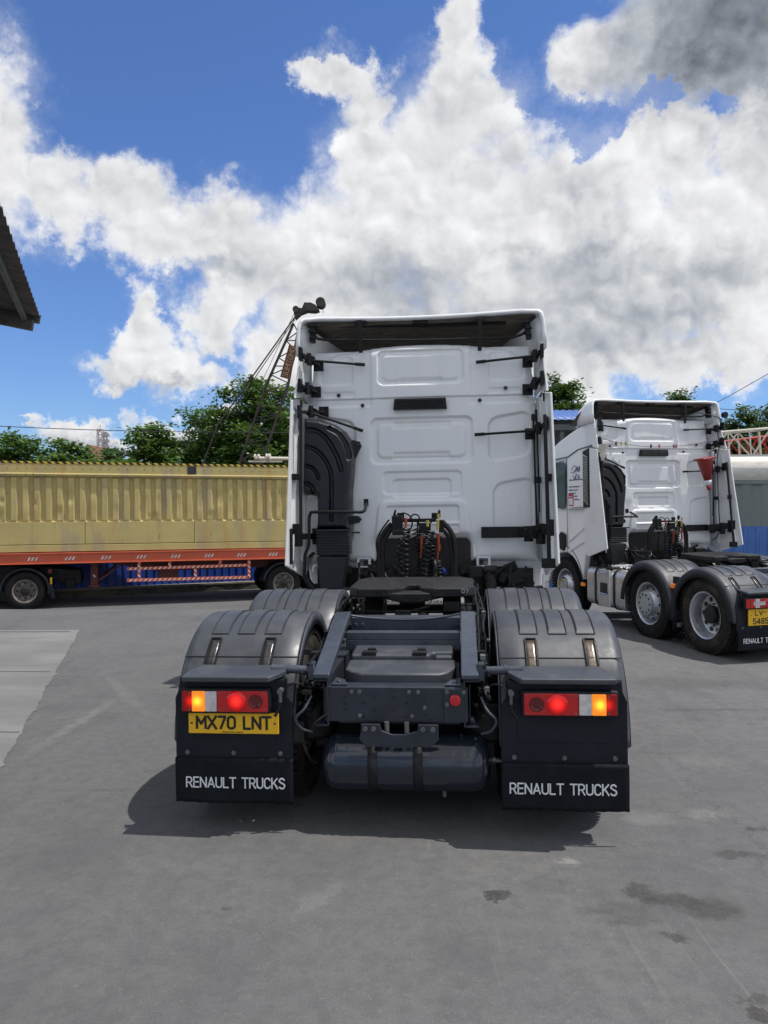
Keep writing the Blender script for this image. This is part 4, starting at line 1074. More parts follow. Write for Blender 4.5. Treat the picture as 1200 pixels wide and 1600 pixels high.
    A = [a1(482, 517, 3.46), a1(497, 530, 3.47), a1(512, 532, 3.48), a1(655, 532, 3.50), a1(800, 528, 3.48), a1(815, 523, 3.47), a1(830, 512, 3.46)]
    mb.tube(A, .014, 8); mb.tube([a1(525, 510, 3.62), a1(655, 509, 3.66), a1(790, 505, 3.62)], .018, 8)
    for (px, py, pz) in ((564, 505, 552), (749, 502, 549)):
        p = a1(px, py, 3.58); q = a1(px, pz, 3.47); mb.bar((p.x, 3.60, p.z), (p.x, 3.47, p.z - .02), .12, .03, up=(0, 0, 1)); mb.bar((p.x, 3.46, p.z), (q.x, 3.46, q.z), .04, .016, up=(0, 1, 0))
    mb.bar(tuple(a1(645, 503, 3.6)), tuple(a1(668, 503, 3.6)), .05, .05)
    mb.build('deflector_frame', 'black', df, bevel=.003)
    # struts and hinges: (bracket px box, rod end px)
    def hinge(name, b0, b1, rod, yb=3.36, ye=3.46, arm=None):
        p0 = a1(*b0, yb - .10); p1 = a1(*b1, ye); mb = MB()
        mb.bar(p0, p1, .055, .030); mb.bx(p0, (.03, .09, .13)); mb.bx(p1, (.10, .02, .11)); mid_ = (p0 + p1) / 2
        mb.cyl(mid_ + Vector((0, -.04, -.06)), mid_ + Vector((0, -.04, .06)), .024, n=10); mb.bx(mid_, (.08, .05, .09), rot=Matrix.Rotation(.4, 3, 'Y'))
        for (dx, dz) in ((-.03, .03), (.03, -.03), (.03, .03), (-.03, -.03)): mb.cyl(p1 + Vector((dx, -.010, dz)), p1 + Vector((dx, -.022, dz)), .009, n=6)
        if rod:
            q0 = a1(*rod[0], yb - .03); q1 = a1(*rod[1], ye - .01); mb.cyl(q0, q1, .0125, n=10); e = (q1 - q0).normalized() * .07; mb.bar(q1 - e, q1 + e * .4, .022, .032)
            mb.cyl(q1 + Vector((0, -.012, 0)), q1 + Vector((0, -.022, 0)), .01, n=6)
        return mb.build(name, 'black', cab, bevel=.003)
    hinge('fairing_hinge', (470, 554), (498, 572), ((478, 563), (566, 570)))
    hinge('fairing_hinge', (846, 549), (824, 566), ((838, 556), (748, 566)))
    hinge('fairing_hinge', (469, 603), (494, 613), None)
    hinge('fairing_hinge', (846, 591), (824, 609), None)
    hinge('fairing_hinge', (468, 644), (506, 644), ((488, 646), (563, 672)))
    hinge('fairing_hinge', (853, 662), (828, 678), ((835, 673), (746, 679)))
    # slim rods on the right
    mb = MB()
    mb.cyl(a1(833, 652, 3.42), a1(839, 826, 3.42), .010, n=8); mb.cyl(a1(838, 640, 3.45), a1(843, 800, 3.5), .008, n=8)
    mb.cyl(a1(851, 648, 3.17), a1(858, 874, 3.02), .018, n=10); mb.bx(a1(840, 750, 3.38), (.07, .05, .06)); mb.bx(a1(860, 746, 3.15), (.07, .05, .07)); mb.bx(a1(858, 880, 3.02), (.13, .05, .09)); mb.bx(a1(834, 652, 3.42), (.05, .05, .06))
    mb.tube(catmull([a1(836, 640, 3.48), a1(840, 700, 3.47), a1(843, 780, 3.47), a1(838, 850, 3.47)], 6), .006, 6)
    mb.build('fairing_rod', 'black', cab, bevel=.003)
    mb = MB()
    p = a1(752, 832, 3.44); q = a1(820, 832, 3.44); mb.box(p.x, q.x, 3.42, 3.46, p.z - .055, p.z + .055)
    mb.bar(a1(815, 832, 3.40), a1(862, 826, 3.15), .07, .10); mb.cyl(a1(826, 822, 3.36), a1(826, 846, 3.36), .045, n=12); mb.cyl(a1(846, 818, 3.24), a1(846, 850, 3.24), .04, n=12)
    mb.bx(a1(860, 828, 3.10), (.06, .12, .20)); mb.bx(a1(835, 836, 3.3), (.10, .06, .07))
    for k in range(5): mb.cyl(a1(822 + k * 9, 826 + 3 * (k % 2), 3.22), a1(822 + k * 9, 830 + 3 * (k % 2), 3.18), .014, n=8)
    mb.build('lower_hinge', 'black', cab, bevel=.006)
    mb = MB(); mb.bx(a1(465, 836, 3.10), (.08, .10, .22)); mb.bar(a1(470, 838, 3.15), a1(492, 838, 3.42), .06, .06); mb.bx(a1(492, 838, 3.42), (.05, .04, .16)); mb.cyl(a1(470, 640, 3.2), a1(470, 850, 3.1), .016, n=10); mb.bx(a1(463, 745, 3.12), (.08, .05, .06))
    mb.bar(a1(455, 826, 3.0), a1(455, 882, 2.98), .02, .03)
    mb.build('lower_hinge', 'black', cab, bevel=.006)
    # light panel edge behind the duct
    mb = MB(); p = a1(474, 775, 3.45); q = a1(497, 870, 3.45); mb.box(p.x, q.x, 3.44, 3.47, q.z, p.z); mb.build('corner_panel', 'whitein', cab, bevel=.004)
    # ---------- intake duct
    YD = 3.44
    def D2(px, py): v_ = a1(px, py, 3.30); return (v_.x, v_.z)
    outl = [(474, 652), (500, 655), (522, 662), (538, 673), (548, 688), (553, 706), (552, 735), (549, 765), (547, 800), (545, 828), (493, 828), (495, 800), (496, 776), (472, 772)]
    po = np.array([D2(*p) for p in outl])
    def polysd(x, z, poly):
        d = np.full(x.shape, 1e9); inside = np.zeros(x.shape, bool); n_ = len(poly)
        for i in range(n_):
            ax_, az_ = poly[i]; bx_, bz_ = poly[(i + 1) % n_]; ex, ez = bx_ - ax_, bz_ - az_; wx, wz = x - ax_, z - az_
            t = np.clip((wx * ex + wz * ez) / (ex * ex + ez * ez), 0, 1); d = np.minimum(d, np.hypot(wx - ex * t, wz - ez * t))
            c1 = (az_ <= z) & (bz_ > z) & (ex * wz - ez * wx > 0); c2 = (az_ > z) & (bz_ <= z) & (ex * wz - ez * wx < 0); inside ^= (c1 | c2)
        return np.where(inside, -d, d)
    def linesd(x, z, pts):
        d = np.full(x.shape, 1e9)
        for (ax_, az_), (bx_, bz_) in zip(pts[:-1], pts[1:]):
            ex, ez = bx_ - ax_, bz_ - az_; wx, wz = x - ax_, z - az_; t = np.clip((wx * ex + wz * ez) / (ex * ex + ez * ez + 1e-12), 0, 1); d = np.minimum(d, np.hypot(wx - ex * t, wz - ez * t))
        return d
    grooves = [([(478, 673), (495, 674), (511, 686), (522, 703), (530, 720), (534, 735)], .034), ([(478, 698), (493, 703), (507, 716), (516, 733), (519, 750), (519, 812)], .030),
               ([(478, 728), (488, 731), (495, 738), (499, 748)], .026), ([(516, 670), (530, 678), (540, 692), (545, 706), (546, 716)], .034), ([(478, 755), (488, 760), (492, 772)], .03)]
    gl = [([tuple(p_[:]) for p_ in [(D2(*q)) for q in catmull2]], w_) for catmull2, w_ in [([(v.x, v.y) for v in catmull([Vector((a_, b_, 0)) for a_, b_ in g_], 4)], w_) for g_, w_ in grooves]]
    def duct_y(x, z):
        d = polysd(x, z, po); t = np.clip(-d / .05, 0, 1); y = YD - .20 * np.sqrt(np.clip(1 - (1 - t) ** 2, 0, 1))
        for pts, w_ in gl: y = y + .042 * st(linesd(x, z, pts) - w_ * .58, .018)
        return y
    x0, z1_ = po[:, 0].min(), po[:, 1].max(); x1_, z0_ = po[:, 0].max(), po[:, 1].min()
    mb = grid_relief(x0 - .01, x1_ + .01, z0_ - .01, z1_ + .01, .006, lambda x, z: polysd(x, z, po), duct_y)
    du = mb.build('intake_duct', 'duct', cab, ang=50, recalc=False)
    mb = MB(); a = a1(493, 828, 3.2); b_ = a1(546, 868, 3.2); n_ = 9
    for k in range(n_):
        zt_ = a.z + (b_.z - a.z) * k / n_; zb = a.z + (b_.z - a.z) * (k + .62) / n_; mb.box(a.x, b_.x, 3.20, 3.42, zb, zt_)
    mb.box(a.x + .012, b_.x - .012, 3.212, 3.42, b_.z, a.z); mb.build('duct_bellows', 'duct', cab, bevel=.006)
    mb = MB(); p = a1(494, 870, 3.2); q = a1(543, 870, 3.2); r_ = a1(501, 921, 3.2); s_ = a1(534, 921, 3.2)
    mb.prism([(p.x, p.z), (q.x, q.z), (q.x - .01, q.z - .05), (s_.x, s_.z), (r_.x, r_.z)], 3.20, 3.42, 'y'); mb.box(r_.x - .02, s_.x + .03, 3.17, 3.44, s_.z - .04, s_.z); mb.build('duct_boot', 'duct', cab, bevel=.012)
    mb = MB()
    def ear(pts, d0=3.40, d1=3.43): mb.prism([(a1(*p_, 3.40).x, a1(*p_, 3.40).z) for p_ in pts], d0, d1, 'y')
    ear([(550, 687), (562, 690), (565, 697), (554, 719), (550, 722)]); ear([(545, 806), (560, 806), (565, 811), (561, 817), (545, 820)])
    mb.bar(a1(545, 832, 3.36), a1(562, 832, 3.40), .03, .02); mb.cyl(a1(559, 696, 3.4), a1(559, 696, 3.37), .012, n=8); mb.cyl(a1(559, 811, 3.4), a1(559, 811, 3.37), .010, n=8)
    mb.bar(a1(484, 870, 3.3), a1(490, 864, 3.4), .035, .02); mb.box(a1(493, 827, 3.19).x, a1(562, 827, 3.19).x - .08, 3.185, 3.2, a1(493, 829, 3.19).z - .012, a1(493, 829, 3.19).z + .008)
    mb.build('duct_ear', 'duct', du, bevel=.004)
    # grab bar round the duct
    mb = MB(); pts = [a1(475, 905, 3.1), a1(476, 880, 3.08), a1(477, 866, 3.08), a1(482, 852, 3.08), a1(483, 830, 3.08), a1(483, 812, 3.08), a1(485, 803, 3.08), a1(492, 800, 3.08), a1(550, 800, 3.08), a1(564, 800, 3.12), a1(570, 797, 3.2), a1(572, 788, 3.36)]
    mb.tube(catmull(pts, 4), .016, 10); p = a1(572, 785, 3.44); mb.bx(p, (.045, .03, .07)); mb.build('grab_bar', 'black', cab)
    mb = MB(); mb.tube(catmull([a1(478, 900, 3.3), a1(484, 912, 3.3), a1(496, 925, 3.3)], 5), .03, 10); mb.tube(catmull([a1(489, 893, 3.25), a1(490, 885, 3.25), a1(495, 883, 3.25)], 5), .01, 8, 1); mb.build('filler_hose', ['black', 'lettering'], cab)
    # inner face edge of the near fairing seen at lower right: small white step
    mb = MB(); mb.bar(a1(850, 897, 3.3), a1(848, 930, 3.3), .06, .02); mb.bx(a1(846, 926, 3.25), (.10, .05, .03)); mb.build('fairing_foot', 'whitein', cab, bevel=.004)
    # ---------- air and electric couplings
    mb = MB(); YC = 3.05
    mb.bx(a1(621, 818, YC + .05), (.10, .12, .15)); mb.bx(a1(652, 813, YC + .1), (.36, .04, .035)); mb.bx(a1(664, 825, YC + .05), (.11, .1, .10)); mb.bx(a1(690, 822, YC + .05), (.05, .1, .12)); mb.bx(a1(622, 832, YC), (.11, .06, .05))
    for px in (615, 687): p = a1(px, 808, YC + .05); q = a1(px + (3 if px < 650 else -1), 797, YC + .03); mb.bar(p, q, .05, .02); 
    for px in (626, 680): p = a1(px, 806, YC + .12); mb.bx(p, (.07, .02, .06))
    hb = mb.build('coupling_bracket', 'black', cab, bevel=.008)
    mb = MB()
    for (px, py, mi, h) in ((634, 817, 0, .09), (668, 818, 1, .06), (659, 848, 0, .12), (685, 807, 1, .05), (684, 820, 1, .09), (685, 842, 0, .10), (686, 856, 0, .06), (660, 836, 2, .04)):
        p = a1(px, py, YC - .06); mb.cyl(p + Vector((0, 0, h / 2)), p - Vector((0, 0, h / 2)), .016 if mi != 2 else .018, .011, n=10, m=mi)
    mb.cyl(a1(685, 858, YC - .06), a1(683, 878, YC - .04), .008, n=6); mb.cyl(a1(659, 858, YC - .06), a1(657, 872, YC - .06), .008, n=6)
    mb.build('hose_coupling', ['orange_fit', 'yellow_fit', 'bolt'], cab)
    def hose_part(fn): m_ = MB(); fn(m_); return m_.build('air_hose', 'black', cab)
    hose_part(lambda m_: coil([a1(636, 826, YC - .05), a1(634, 850, YC - .07), a1(635, 880, YC - .06), a1(636, 905, YC - .05), a1(642, 925, YC)], .028, .010, 15, mb=m_))
    hose_part(lambda m_: coil([a1(672, 830, YC - .05), a1(668, 850, YC - .07), a1(664, 880, YC - .06), a1(662, 908, YC - .05)], .036, .010, 13, mb=m_))
    hose_part(lambda m_: coil([a1(684, 876, YC - .05), a1(686, 890, YC - .06), a1(688, 912, YC - .05)], .026, .009, 8, mb=m_))
    hose_part(lambda m_: coil([a1(648, 826, YC - .02), a1(652, 845, YC - .03), a1(646, 862, YC - .03)], .032, .006, 7, mb=m_))
    hose_part(lambda m_: coil([a1(676, 850, YC - .0), a1(674, 880, YC - .0), a1(672, 908, YC - .0)], .030, .009, 10, mb=m_))
    hose_part(lambda m_: coil([a1(655, 836, YC + .02), a1(657, 862, YC + .0), a1(654, 888, YC + .02), a1(652, 915, YC + .03)], .026, .008, 13, mb=m_))
    hose_part(lambda m_: coil([a1(628, 840, YC + .06), a1(624, 866, YC + .05), a1(628, 892, YC + .06), a1(626, 915, YC + .07)], .024, .008, 12, mb=m_))
    mb = MB()
    for (pts, r_) in (([(612, 818), (600, 832), (593, 850), (592, 880), (594, 910)], .022), ([(614, 824), (604, 838), (598, 855), (598, 905)], .022), ([(608, 812), (595, 830), (588, 848), (590, 872), (580, 884), (566, 896), (558, 902)], .008),
                     ([(692, 816), (704, 830), (710, 848), (711, 880), (711, 908)], .024), ([(690, 826), (700, 838), (704, 856), (707, 906)], .018), ([(694, 822), (708, 842), (704, 870), (716, 900)], .008),
                     ([(620, 815), (628, 802), (640, 806), (644, 818), (640, 830)], .007), ([(640, 812), (646, 804), (655, 808), (652, 830), (656, 850)], .007), ([(668, 822), (676, 814), (684, 806), (688, 798)], .006), ([(616, 800), (622, 812), (624, 820)], .006),
                     ([(652, 812), (653, 830), (655, 870), (657, 915)], .008), ([(662, 826), (650, 838), (646, 850), (652, 862), (664, 868)], .006), ([(676, 832), (690, 840), (694, 858), (684, 872)], .006), ([(634, 822), (628, 832), (640, 842), (654, 836)], .006)):
        mb.tube(catmull([a1(*p_, YC + .02) for p_ in pts], 6), r_, 8)
    mb.build('hose_loop', 'black', cab)
    mb = MB(); mb.lathe([(0, .09), (.04, .09)], a1(675, 888, 3.0), (1, .2, 0), 24, closed=False); mb.build('hose_ring', 'black', cab, solid=.01)
    return T

truck = semi_truck()
truck['label'] = 'white cab tractor unit with yellow MX70 LNT plate and lit tail lights, seen from behind'
truck.location = T1.loc; truck.rotation_euler = T1.eul; truck.scale = (T1.k,) * 3
truck2 = copy_tree(truck)
truck2['label'] = 'white tractor unit parked at right with LV-5485 plate and unlit tail lights'
truck['group'] = truck2['group'] = 'tractor units parked in the yard'
truck2.location = T2.loc; truck2.rotation_euler = T2.eul; truck2.scale = (1, 1, 1)
def kids(o):
    for c in list(o.children):
        yield c; yield from kids(c)
for c in list(kids(truck2)):
    nm = c.name.split('.')[0]
    if nm in ('amber_lens', 'brake_lens', 'side_lens'):
        for sl in c.material_slots: sl.link = 'OBJECT'; sl.material = M['red_lens']
    if nm == 'reverse_lens':
        for sl in c.material_slots: sl.link = 'OBJECT'; sl.material = M['clear']
for c in list(truck2.children):
    nm = c.name.split('.')[0]
    if nm == 'number_plate':
        for k in list(c.children): bpy.data.objects.remove(k)
        bpy.data.objects.remove(c)
    elif nm == 'fender_plate': pass
mb = MB(); mb.box(-1.11, -.76, -.075, -.060, .515, .715)
np2 = mb.build('number_plate', 'yellow_plate', truck2, bevel=.004)
text('LV-', 'plate_lettering', .155, .066, 'ink', np2, (-.935, -.0755, .668), th=.16)
text('5485', 'plate_lettering', .215, .078, 'ink', np2, (-.935, -.0755, .568), th=.16)
mb = MB()
for x in (-1.075, -.79): mb.cyl((x, -.075, .64), (x, -.078, .64), .006, n=8)
mb.build('plate_screws', 'red_dark', np2)
for s in (-1, 1):      # diode strips inside the unlit lamps
    mb = MB()
    for k in range(3):
        x = (1.07 - k * .028) * s; mb.bar((x, -.119, .792), (x - .02 * s, -.119, .815), .004, .012); mb.bar((x, -.119, .792), (x - .02 * s, -.119, .769), .004, .012)
    for k in range(12): mb.box(*sorted(((.98 - k * .018) * s, (.98 - k * .018 - .013) * s)), -.121, -.117, .770, .814)
    mb.build('lamp_diodes', 'clear', truck2)
# lettering and sticker on the flank of the second truck
lp = thing_part('door_sticker', truck2)
XS = -1.208
mb = MB(); mb.prism([(3.67, 1.97), (4.27, 1.95), (4.27, 2.78), (4.20, 2.83), (3.67, 2.93)], XS - .003, XS + .001, 'x'); mb.build('sticker_sheet', 'white', lp)
mb = MB(); xx = XS - .006
sw = [[(4.12, 2.60), (4.02, 2.68), (3.96, 2.62), (4.04, 2.56), (3.98, 2.54)], [(4.14, 2.56), (4.0, 2.58), (3.82, 2.66)], [(3.96, 2.56), (3.92, 2.66), (3.90, 2.56)], [(3.90, 2.64), (3.86, 2.56), (3.84, 2.66), (3.82, 2.58)],
      [(4.06, 2.52), (4.02, 2.44), (3.98, 2.50)], [(3.98, 2.44), (3.94, 2.53), (3.90, 2.45)], [(3.88, 2.52), (3.86, 2.44), (3.83, 2.50)]]
for p_ in sw: mb.tube(catmull([(xx, y, z) for y, z in p_], 6), .006, 5)
mb.build('sticker_logo', 'blue_ink', lp)
rnd = random.Random(2)
for (z, y0, y1) in ((2.42, 4.20, 3.74), (2.30, 4.22, 3.86), (2.245, 4.22, 3.92), (2.19, 4.22, 4.0), (2.135, 4.22, 3.95), (2.08, 4.22, 3.86)):
    y = y0; mb = MB()
    while y > y1:
        l_ = rnd.uniform(.012, .03); mb.box(xx - .001, xx + .001, y - l_, y, z, z + rnd.uniform(.016, .026)); y -= l_ + rnd.choice((.006, .006, .018))
    mb.build('sticker_text', 'blue_ink', lp)
mb = MB(); mb.box(xx - .001, xx + .001, 4.06, 4.24, 1.98, 2.19); mb.box(xx - .003, xx - .001, 4.08, 4.22, 2.0, 2.11, 1); mb.box(xx - .003, xx - .001, 4.10, 4.20, 2.135, 2.15, 1); mb.build('red_sticker', ['red_ink', 'lettering'], lp)
def t2w(p): return T2.m @ Vector(p) + T2.loc
# wire with clips strung along the seam of the second rear wall, loose cables on its right fairing
mb = MB(); wpts = [(-1.12, 3.42, 3.12), (-.7, 3.40, 3.02), (-.2, 3.40, 2.965), (.4, 3.40, 2.975), (1.12, 3.40, 3.06)]
mb.tube(catmull(wpts, 6), .004, 5); mb.build('strung_wire', 'black', truck2)
for k, x in enumerate((-.78, -.68, -.60, -.12, .04, .32, .37)):
    mb = MB(); mb.box(x - .012, x + .012, 3.388, 3.402, 2.94 + (.04 if x < -.5 else 0), 3.0 + (.04 if x < -.5 else 0)); mb.build('wire_clip', ('black', 'yellow_fit', 'yellow_fit', 'black', 'red_ink', 'frame', 'red_ink')[k], truck2)
mb = MB(); mb.tube(catmull([(.75, 3.36, 3.55), (.95, 3.3, 3.50), (1.14, 3.25, 3.42), (1.12, 3.3, 3.2), (1.15, 3.3, 3.0), (1.10, 3.3, 2.7), (1.12, 3.3, 2.0), (1.13, 3.3, 1.5), (1.05, 3.4, 1.35)], 6), .008, 6); mb.build('loose_cable', 'black', truck2)
mb = MB(); mb.lathe([(-.03, 0), (-.03, .05), (.03, .05), (.03, 0)], (1.22, 3.25, 3.50), (0, 1, 0), 20); mb.build('camera_pod', 'black', truck2)
# cone, rag and bucket on the second truck
def tp(px, py, y): return T2.at(px, py, 1, y)
p = tp(1101, 717, 3.15); q = tp(1108, 766, 3.15)
ax = (q - p).normalized(); Lc = (q - p).length
cn = thing('traffic_cone', 'red plastic traffic cone hanging upside down on the rear wall of the right tractor', 'traffic cone', t2w(p), T2.eul)
mb = MB(); mb.lathe([(.0, .135), (.02, .132), (Lc * .68, .058)], (0, 0, 0), ax, 24); mb.lathe([(Lc * .84, .042), (Lc * .98, .03), (Lc, .02), (Lc, 0)], (0, 0, 0), ax, 24); mb.build('cone_body', 'cone', cn, solid=.004)
mb = MB(); mb.lathe([(Lc * .68, .060), (Lc * .84, .044)], (0, 0, 0), ax, 24); mb.build('reflective_band', 'lettering', cn, solid=.003)
a_, b_ = frame_from(ax); mb = MB(); mb.bar(tuple(-ax * .02), tuple(ax * .015), .27, .27); mb.build('cone_base', 'cone', cn, bevel=.02)
p = tp(942, 708, 3.1)
mb = MB(); rows = []
for i in range(9):
    rows.append([(.065 * math.cos(2 * math.pi * j / 14) * (1 - .75 * (i / 8) ** 2) * (1 + .25 * math.sin(j * 2.1 + i)), .05 * math.sin(2 * math.pi * j / 14) * (1 - .6 * i / 8), .14 - .26 * i / 8) for j in range(15)])
mb.grid(rows); o = mb.build('rag', 'cloth'); o.location = t2w(p); tag(o, 'crumpled off white rag stuffed above the air duct of the right tractor', 'rag')
p = tp(1004, 872, 2.75)
bk = thing('bucket', 'black plastic bucket standing behind the cab of the right tractor', 'bucket', t2w(p), T2.eul)
mb = MB(); mb.lathe([(-.13, 0), (-.13, .11), (.10, .13), (.10, .145), (.12, .145), (.12, .135), (.09, .12), (-.10, .10), (-.10, 0)], (0, 0, 0), (0, 0, 1), 28); mb.build('pail', 'plastic_dk', bk, ang=30)
mb = MB(); mb.tube([(.14 * math.cos(R(a)), -.02 - .10 * math.sin(R(a)), .09 - .06 * math.sin(R(a))) for a in range(0, 181, 15)], .004, 6); mb.build('handle', 'bolt', bk)
print('TRUCKS DONE')
#BACKGROUND
# ============================================================ BACKGROUND
def cont_mat():
    m = mat('weathered mustard container paint', (.50, .405, .16), .62, var=.08, scale=1.2, bump=.25, bscale=14)
    t = NT(m.node_tree); b = t.n['Principled BSDF']; v = [n for n in t.n if n.type == 'TEX_COORD'][0].outputs['Object']
    c = b.inputs['Base Color'].links[0].from_socket
    vs = t.vmath('MULTIPLY', v, (2.0, 1, .4)); 
    c = t.mix(t.math('MULTIPLY', t.ramp(t.noise(vs, .9, 6, .6), .50, .64), .6), c, (.34, .28, .20))
    c = t.mix(t.math('MULTIPLY', t.ramp(t.noise(t.vmath('ADD', vs, (9, 0, 3)), .7, 6, .6), .52, .66), .6), c, (.47, .28, .09))
    c = t.mix(t.math('MULTIPLY', t.ramp(t.noise(t.vmath('MULTIPLY', v, (7, 1, 1.5)), 1.6, 8, .7), .60, .70), .85), c, (.12, .085, .06))
    t.l.new(c, b.inputs['Base Color']); return m
M['cont'] = cont_mat()
M['cont_dent'] = mat('orange rust patches', (.42, .25, .07), .7, var=.2, scale=3)
M['hazard_y'] = mat('hazard yellow', (.62, .44, .05), .5, var=.15, scale=5)
M['tr_red'] = mat('trailer red', (.56, .105, .045), .5, var=.15, scale=2, dirt=.4, dcol=(.16, .05, .04), dscale=2)
M['tr_dark'] = mat('oxide red steel', (.10, .022, .018), .65, var=.25, scale=3, dirt=.5, dcol=(.03, .02, .02))
M['white_tape'] = mat('white reflective tape', (.68, .66, .62), .5, var=.2, scale=9, dirt=.4, dcol=(.4, .2, .15), dscale=4)
M['fence_blue'] = mat('blue sheet fence', (.022, .075, .42), .42, var=.12, scale=2, dirt=.3, dcol=(.02, .03, .10), dscale=1.5)
M['fence_blue2'] = mat('faded blue sheet fence', (.055, .15, .42), .45, var=.12, scale=2, dirt=.25, dcol=(.04, .06, .15), dscale=1.5)
M['kerb'] = mat('mossy concrete wall', (.11, .105, .09), .9, var=.35, scale=2, dirt=.7, dcol=(.045, .05, .035), dscale=1.5, bump=.5, bscale=12)
M['kerb_top'] = mat('concrete wall coping', (.24, .22, .18), .9, var=.3, scale=2, dirt=.6, dcol=(.10, .10, .06), dscale=2)
M['grey_cont'] = mat('grey green container paint', (.19, .215, .20), .6, var=.08, scale=1, dirt=.4, dcol=(.12, .13, .11), dscale=2, stretch=(2, 1, .4))
M['crane_steel'] = mat('dark weathered steel', (.045, .038, .034), .7, var=.4, scale=3, dirt=.5, dcol=(.12, .06, .035), dscale=2)
M['rust'] = mat('rusty sign', (.16, .065, .035), .8, var=.3, scale=3, dirt=.5, dcol=(.05, .03, .02))
M['boom_red'] = mat('crane red', (.50, .045, .03), .5, var=.15)
M['boom_white'] = mat('crane white', (.60, .57, .50), .6, var=.15, dirt=.5, dcol=(.30, .17, .09), dscale=1.6)
M['tank_white'] = mat('white rusty cylinder', (.66, .65, .60), .55, var=.08, dirt=.5, dcol=(.36, .20, .10), dscale=1.2, stretch=(1, 1, 4))
M['roof_blue'] = mat('blue roof sheet', (.05, .13, .38), .5, var=.1)
M['roof_dark'] = mat('underside of roof sheet', (.085, .075, .068), .7, var=.3, scale=2)
M['steel_dk'] = mat('grey painted steel beam', (.10, .115, .11), .6, var=.2)
M['tile'] = mat('brown roof tiles', (.15, .075, .045), .85, var=.4, scale=4)
M['mast'] = mat('galvanised mast', (.42, .38, .38), .5, var=.2)
M['bark'] = mat('bark', (.10, .085, .065), .9, var=.3, scale=6, bump=.5, bscale=20)
M['cable'] = mat('cable', (.03, .03, .035), .6)
def leaf_mat(name, a, b_, c_):
    m = bpy.data.materials.new(name); m.use_nodes = True
    t = NT(m.node_tree); b = t.n['Principled BSDF']
    g = t.new('ShaderNodeNewGeometry'); r = g.outputs['Random Per Island']
    v = t.new('ShaderNodeTexCoord').outputs['Object']
    c = t.mix(t.ramp(r, 0, .8, smooth=False), a, b_); c = t.mix(t.math('MULTIPLY', t.ramp(t.noise(v, .5, 4, .6), .45, .65), .6), c, c_)
    t.l.new(c, b.inputs['Base Color']); b.inputs['Roughness'].default_value = .45
    tr = t.new('ShaderNodeBsdfTranslucent'); t.l.new(t.mix(.5, c, (.20, .34, .04)), tr.inputs[0])
    ms = t.new('ShaderNodeMixShader'); ms.inputs[0].default_value = .28
    t.l.new(b.outputs[0], ms.inputs[1]); t.l.new(tr.outputs[0], ms.inputs[2]); t.l.new(ms.outputs[0], t.n['Material Output'].inputs[0])
    return m
M['leaf'] = leaf_mat('almond tree leaves', (.028, .072, .014), (.105, .19, .035), (.055, .12, .02))
M['leaf_dk'] = leaf_mat('dark leaves', (.022, .055, .014), (.05, .105, .024), (.035, .08, .018))

